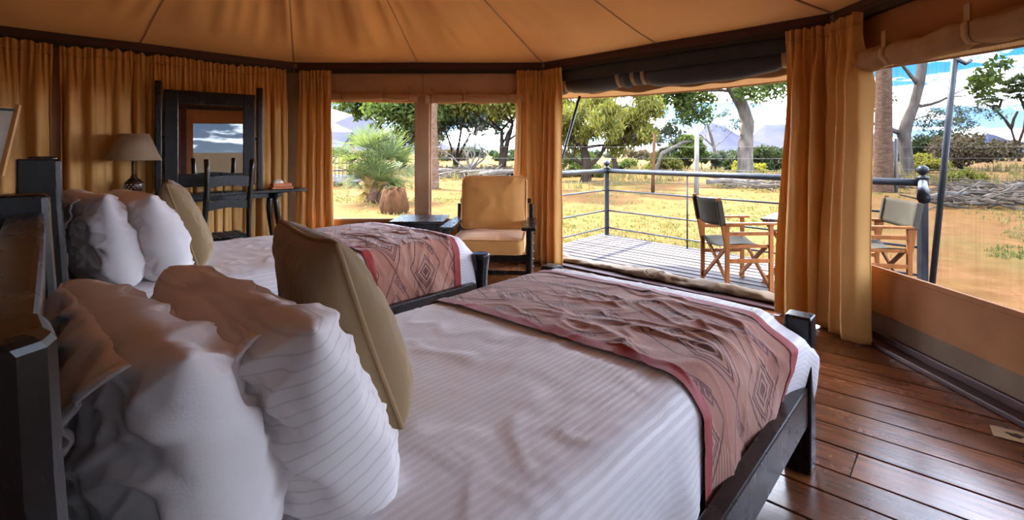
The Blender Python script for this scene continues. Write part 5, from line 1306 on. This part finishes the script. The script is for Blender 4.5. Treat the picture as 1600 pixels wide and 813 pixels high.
shrub('palm_scrub', 'dark spiky scrub at the foot of the bent trunk', g(1190, 267), 2.9, 2.3, MAT['leaf_dark'], 4500, 0.13, 6, aspect=5)
shrub('palm_scrub', 'low dark scrub between the round bush and the bent trunk', g(1130, 265), 1.5, 1.8, MAT['leaf_blue'], 2500, 0.12, 26, aspect=5)
shrub('yellow_bush', 'low yellow-green bush in front of the dark scrub', g(1168, 270), 1.5, 1.1, MAT['leaf_lime'], 2000, 0.11, 7)
shrub('yellow_bush', 'straw yellow bush beside the thin brown fence post', g(1036, 270), 1.5, 1.6, MAT['leaf_yellow'], 2500, 0.12, 8)
shrub('green_bush', 'low green bush left of the deck corner post', g(905, 276), 1.9, 1.5, MAT['leaf_green'], 2600, 0.11, 9)
shrub('green_bush', 'small green bush beyond the deck corner post', g(975, 264), 1.4, 1.2, MAT['leaf_green'], 1600, 0.12, 10)
# right-hand window
b = g(1380, 300); k = b.y / F
tree('straight_tree', 'smooth tan trunk right beside the drawn curtain', b, [(0, 0, 0), (0, 0, 2), (0.03, 0, 4), (0, 0, 6.5)], [0.36, 0.31, 0.29, 0.27], MAT['bark_palm'], MAT['leaf_green'], depth=3, ln=2.2, nleaf=4000, lrad=1.0, lsize=0.2, seed=41)
b = g(1416, 274); k = b.y / F
tp = [((u - 1416) * k, 0, (270 - v) * k) for u, v in ((1420, 274), (1415, 235), (1412, 205), (1418, 185), (1428, 160), (1436, 130), (1440, 100), (1444, 70))]
tree('forked_tree', 'grey forked tree behind the right window screen', b, tp, [9.5 * k, 9 * k, 9 * k, 8 * k, 7 * k, 7 * k, 7 * k, 6 * k], MAT['bark_grey'], MAT['leaf_green'], depth=3, ln=2.0, lrad=0.7, nleaf=3000, lsize=0.2, seed=44, brad=0.5, up=0.05, forks=[(2, (-1, 0, 0.5)), (5, (-0.8, 0, 0.9)), (7, (0.8, 0, 0.7)), (7, (-0.8, 0.2, 0.8)), (4, (1, 0, -0.05)), (7, (0, 0, 1))])
shrub('thorn_thicket', 'grey-brown thorn thicket behind the slanting pole', g(1505, 266), 3.0, 4.3, MAT['leaf_brown'], 9000, 0.12, 51, aspect=2.6, clumps=34)
shrub('thorn_thicket', 'dark thicket between the forked tree and the slanting pole', g(1455, 262), 3.2, 4.4, MAT['leaf_dark'], 8000, 0.14, 52, clumps=30)
tree('bare_tree', 'thin twiggy acacia rising over the thorn thicket', g(1490, 262), [(0, 0, 0), (0.2, 0, 2.0), (0.1, 0, 3.2)], [0.2, 0.15, 0.1], MAT['bark_dark'], MAT['leaf_blue'], depth=4, ln=1.7, lrad=0.4, nleaf=2600, lsize=0.11, seed=61, spread=0.8, up=-0.02, forks=[(2, (1, 0, 0.4)), (2, (-1, 0, 0.4)), (2, (0.2, 0.3, 1)), (1, (1, 0.2, 0.6)), (1, (-1, 0, 0.6)), (2, (0.8, -0.4, 0.5))])
shrub('yellow_bush', 'bright yellow-green bush beside the forked tree', g(1448, 270), 1.5, 1.7, MAT['leaf_lime'], 3000, 0.12, 53)
shrub('green_bush', 'small olive bush standing alone on the sand at right', g(1504, 288), 0.95, 0.95, MAT['leaf_yellow'], 2200, 0.075, 54)
# doum palm on the horizon
def doum():
    b = g(1592, 252); k = b.y / F; e = thing('doum_palm', 'tall branching doum palm dark against the blue sky', 'palm', b)
    px = lambda u, v, y=0.0: Vector(((u - 1592) * k, y, (246 - v) * k))
    segs = [((1593, 246), (1588, 222), (1580, 195)), ((1580, 195), (1570, 180), (1558, 168)), ((1580, 195), (1584, 180), (1590, 168)), ((1590, 222), (1600, 195), (1604, 170)), ((1558, 168), (1548, 160), (1536, 155)), ((1558, 168), (1562, 160), (1566, 148)), ((1604, 170), (1612, 155), (1618, 140)), ((1604, 170), (1598, 155), (1590, 140))]
    for s_ in segs:
        MB().tube([px(*p) for p in s_], [2.2 * k, 1.8 * k, 1.5 * k], 8, cap=False).build('trunk', MAT['bark_dark'], e, smooth=True)
    me = [fan_frond('frond', MAT['leaf_dark'], 9, 13 * k, 70 + i, pet=5 * k, spreadd=160, wk=3.6) for i in range(2)]
    rnd = random.Random(8)
    for (u, v) in ((1534, 150), (1545, 146), (1562, 140), (1572, 130), (1588, 124), (1600, 120), (1612, 130), (1560, 155), (1592, 140), (1604, 150), (1620, 122), (1580, 142)):
        for i in range(12):
            o = bpy.data.objects.new('frond', me[i % 2]); COL.objects.link(o); o.parent = e; o.location = px(u, v, rnd.uniform(-1, 1)); o.rotation_euler = (rnd.uniform(-.6, .6), -math.radians(rnd.uniform(-60, 80)), rnd.uniform(0, 2 * PI)); o.scale = [rnd.uniform(0.7, 1.1)] * 3
doum()
# far scrub line
rnd = random.Random(77)
far = bpy.data.objects.new
for i in range(34):
    u = 500 + i * 33 + rnd.uniform(-10, 10); Y = rnd.uniform(75, 190); x = (u - 800) / F * Y; h = rnd.uniform(1.6, 4.2)
    V, I = leaves([(rnd.uniform(-1, 1) * h, rnd.uniform(-1, 1) * h, h * rnd.uniform(0.25, 0.65)) for _ in range(9)], [h * 0.45] * 9, 700, 0.45, 2, 0.8, 0, i)
    V[:, 2] = np.maximum(V[:, 2], 0)
    lm = rnd.choice(('leaf_dark', 'leaf_blue', 'leaf_green', 'leaf_brown'))
    e = thing('scrub_bush', {'leaf_dark': 'distant dark green', 'leaf_blue': 'distant grey-green', 'leaf_green': 'distant olive green', 'leaf_brown': 'distant brownish'}[lm] + ' scrub bush on the plain at the horizon', 'bush', (x, Y, GZ - 0.05), 0, lm[5:] + ' scrub bushes along the horizon')
    o = fastmesh('foliage', V, I, MAT[lm], e); o['kind'] = 'stuff'

# wire fence with two posts and a propped branch
def fence():
    a = g(1020, 301); b_ = g(1088, 303); e = thing('wire_fence', 'wire fence with a thin brown post and a pale post', 'fence', a)
    o = a
    top = at(1023, 208, a.y); MB().tube([(0, 0, 0), Vector(((1021 - 1020) / F * a.y, 0, (top.z - a.z) * 0.5)), top - o], [0.075, 0.07, 0.06], 8, wob=0.08).build('post', MAT['post_brown'], e, smooth=True)
    top = at(1089, 203, b_.y); MB().tube([b_ - o, top - o], [0.09, 0.08], 10).build('post', MAT['post_pale'], e, smooth=True)
    for i, (u, v) in enumerate(((830, 302), (1236, 305), (1400, 300), (1640, 300))):
        p = g(u, v); MB().tube([p - o, p - o + Vector((0, 0, 2.2))], [0.07, 0.06], 8).build('post', MAT['post_pale'], e, smooth=True)
    for h in (0.45, 0.95, 1.4, 1.85):
        pts = []
        for (u, v) in ((520, 300), (830, 302), (1020, 301), (1088, 303), (1236, 305), (1400, 300), (1640, 300)):
            p = g(u, v); pts.append(p - o + Vector((0, 0, h)))
        MB().tube(pts, 0.005, 4, cap=False).build('wire', MAT['post_pale'], e)
    c = g(1030, 272); d = at(1034, 240, c.y); f_ = at(1068, 222, c.y); h_ = at(1080, 221, c.y)
    l = thing('leaning_branch', 'bare pale branch propped beside the pale fence post', 'branch', c)
    MB().tube([Vector((-0.3, 0, 0)), d - c, f_ - c, h_ - c], [0.16, 0.15, 0.12, 0.07], 8, wob=0.1).build('branch', MAT['driftwood'], l, smooth=True)
fence()

# neighbouring tent and deck far left
def neighbour():
    b = g(545, 288); k = b.y / F; o = b
    e = thing('neighbour_tent', 'neighbouring tent veranda with tan awning seen through the left window', 'tent', b)
    px = lambda u, v, y=0: Vector(((u - 545) * k, y, (282 - v) * k + 0.1))
    P = [px(420, 160, 2), px(520, 188, 0), px(560, 203, -1), px(430, 203, -1.5)]
    mk('awning', [tuple(p) for p in P] + [tuple(p + Vector((0, 3, 0.6))) for p in P[:2]], [(0, 1, 2, 3), (0, 4, 5, 1)], MAT['canvas_fly'], e, thick=0.04)
    MB().box(px(430, 0).x, px(566, 0).x, -0.6, 2.5, 0.22, 0.42).build('platform', MAT['post_pale'], e)
    for u in (440, 480, 522, 563): MB().tube([px(u, 274, -0.4), px(u, 240, -0.4)], 0.05, 6).build('post', MAT['rail_metal'], e)
    for v in (240, 251, 262): MB().tube([px(432, v, -0.4), px(563, v, -0.4)], 0.035, 6).build('rail', MAT['rail_metal'], e)
    for u in (528, 534, 540, 546, 552, 558): MB().tube([px(u, 274, -0.4), px(u, 241, -0.4)], 0.018, 5).build('baluster', MAT['rail_metal'], e)
    MB().tube([px(520, 262, -0.8), px(560, 205, -0.9)], 0.05, 6).build('strut', MAT['rail_metal'], e)
    MB().tube([px(532, 274, 1.5), px(536, 205, 1.5)], 0.12, 8).build('pole', MAT['post_brown'], e)
neighbour()

# driftwood: the bigger logs one by one, the twigs under them as brush
def drift(u0, u1, v0, v1, n, seed, logs, lab, group, L0=0.7, L1=2.2, r0=0.015, r1=0.05):
    rnd = random.Random(seed); mb = MB()
    for i in range(n):
        p = g(rnd.uniform(u0, u1), rnd.uniform(v0, v1)); a = rnd.uniform(0, PI); L_ = rnd.uniform(L0, L1); z = rnd.uniform(0.03, 0.32)
        d = Vector((math.cos(a), math.sin(a) * 0.6, rnd.uniform(-0.12, 0.22))); q = Vector((p.x, p.y, GZ + z)); r = rnd.uniform(r0, r1)
        mb.tube([q - d * L_ / 2, q + Vector((0, 0, rnd.uniform(-.08, .12))), q + d * L_ / 2], [r, r * 0.9, r * 0.4], 5, wob=0.1)
    o = mb.build('dry_brush_pile', MAT['dry_brush']); tag(o, lab, 'brush pile', kind='stuff')
    for i in range(logs):
        p = g(u0 + (u1 - u0) * (i + 0.5) / logs, rnd.uniform(v0, v1)); a = rnd.uniform(-0.5, 0.9); L_ = rnd.uniform(1.4, 2.6) * L1 / 2.2; r = rnd.uniform(0.06, 0.13) * L1 / 2.2
        d = Vector((math.cos(a), math.sin(a) * 0.5, rnd.uniform(-0.02, 0.12)))
        e = thing('driftwood_log', group[0], 'log', (p.x, p.y, GZ), 0, group[1])
        q = Vector((0, 0, 0.12 + rnd.uniform(0.0, 0.2)))
        MB().tube([q - d * L_ / 2, q - d * L_ * 0.1 + Vector((0, 0, rnd.uniform(0, .12))), q + d * L_ * 0.25, q + d * L_ / 2], [r, r * 0.95, r * 0.7, r * 0.35], 8, wob=0.12).build('trunk', MAT['driftwood'], e, smooth=True)
        f = q + d * L_ * 0.2; MB().tube([f, f + Vector((0.25, -0.1, 0.22)) * L_ * 0.5], [r * 0.5, r * 0.2], 6).build('side_branch', MAT['driftwood'], e, smooth=True)
drift(1470, 1680, 293, 328, 340, 3, 9, 'tangle of dry grey brush on the sand at the far right', ('weathered driftwood log in the brush heap at the far right', 'logs in the brush heap at the far right'))
drift(1130, 1400, 281, 300, 260, 4, 8, 'tangle of dry pale brush beyond the veranda railing', ('weathered driftwood log beyond the veranda railing', 'logs beyond the veranda railing'))
drift(690, 815, 266, 280, 200, 5, 7, 'tangle of dry brush behind the armchair window', ('weathered driftwood log behind the armchair window', 'logs behind the armchair window'), L0=1.2, L1=3.6, r0=0.03, r1=0.08)
tree('dead_bush', 'dead bush of bare grey branches behind the armchair', g(735, 276), [(0, 0, 0), (0, 0, 0.5)], [0.22, 0.18], MAT['driftwood'], MAT['leaf_brown'], cat='bush', depth=3, ln=1.3, nleaf=0, seed=71, brad=0.45, spread=0.7, up=0.12, kink=0.35, forks=[(1, (0.8, 0, 0.9)), (1, (-0.8, 0.2, 0.9)), (1, (0.2, 0.4, 1)), (1, (-0.3, -0.4, 1)), (1, (1.1, 0, 0.5)), (1, (-1.1, 0, 0.5))])

# grass and leaf litter
def grass(name, label, n, ymin, ymax, mat, h0, h1, seed, cut):
    r = np.random.default_rng(seed); Y = ymin + (ymax - ymin) * r.random(n * 3) ** 1.3; X = (r.random(n * 3) * 1240 + 430 - 800) / F * Y
    m = pn(X * 0.22, Y * 0.22, seed) > cut
    ins = (np.abs(X - CEN.x) < 4.6) & (np.abs(Y - CEN.y) < 4.6)
    dk = (X > -0.4) & (X < 4.4) & (Y < 8.2) & (X + Y < 9.8) | (X + Y < 7.6) & (X > -0.5)
    k = np.where(m & ~ins & ~dk)[0][:n]; X, Y = X[k], Y[k]; N_ = len(X)
    B = 5; X = np.repeat(X, B) + r.normal(size=N_ * B) * 0.05; Y = np.repeat(Y, B) + r.normal(size=N_ * B) * 0.05; n2 = N_ * B
    Z = ground_z(X, Y) - 0.03; h = h0 + (h1 - h0) * r.random(n2); a = r.random(n2) * 2 * PI; w = 0.008 + 0.0008 * Y
    dx, dy = np.cos(a), np.sin(a); l = h * 0.6 * (r.random(n2) - 0.2)
    A_ = np.stack([X - dy * w, Y + dx * w, Z], -1); B_ = np.stack([X + dy * w, Y - dx * w, Z], -1); C_ = np.stack([X + dx * l + dy * w * .3, Y + dy * l - dx * w * .3, Z + h], -1); D_ = np.stack([X + dx * l - dy * w * .3, Y + dy * l + dx * w * .3, Z + h], -1)
    V = np.stack([A_, B_, C_, D_], 1).reshape(-1, 3)
    o = fastmesh(name, V, np.arange(n2 * 4).reshape(-1, 4), mat); tag(o, label, 'grass', kind='stuff')
grass('dry_grass', 'thin straw coloured grass scattered over the sandy ground', 2600, 7.5, 45, MAT['grass_dry'], 0.03, 0.10, 3, 0.08)
grass('green_grass', 'patches of short green grass on the sandy ground', 3800, 7.5, 40, MAT['grass_green'], 0.02, 0.07, 7, 0.2)
grass('tall_grass', 'taller pale grass tufts along the fence line', 1600, 22, 60, MAT['grass_dry'], 0.2, 0.5, 9, 0.05)
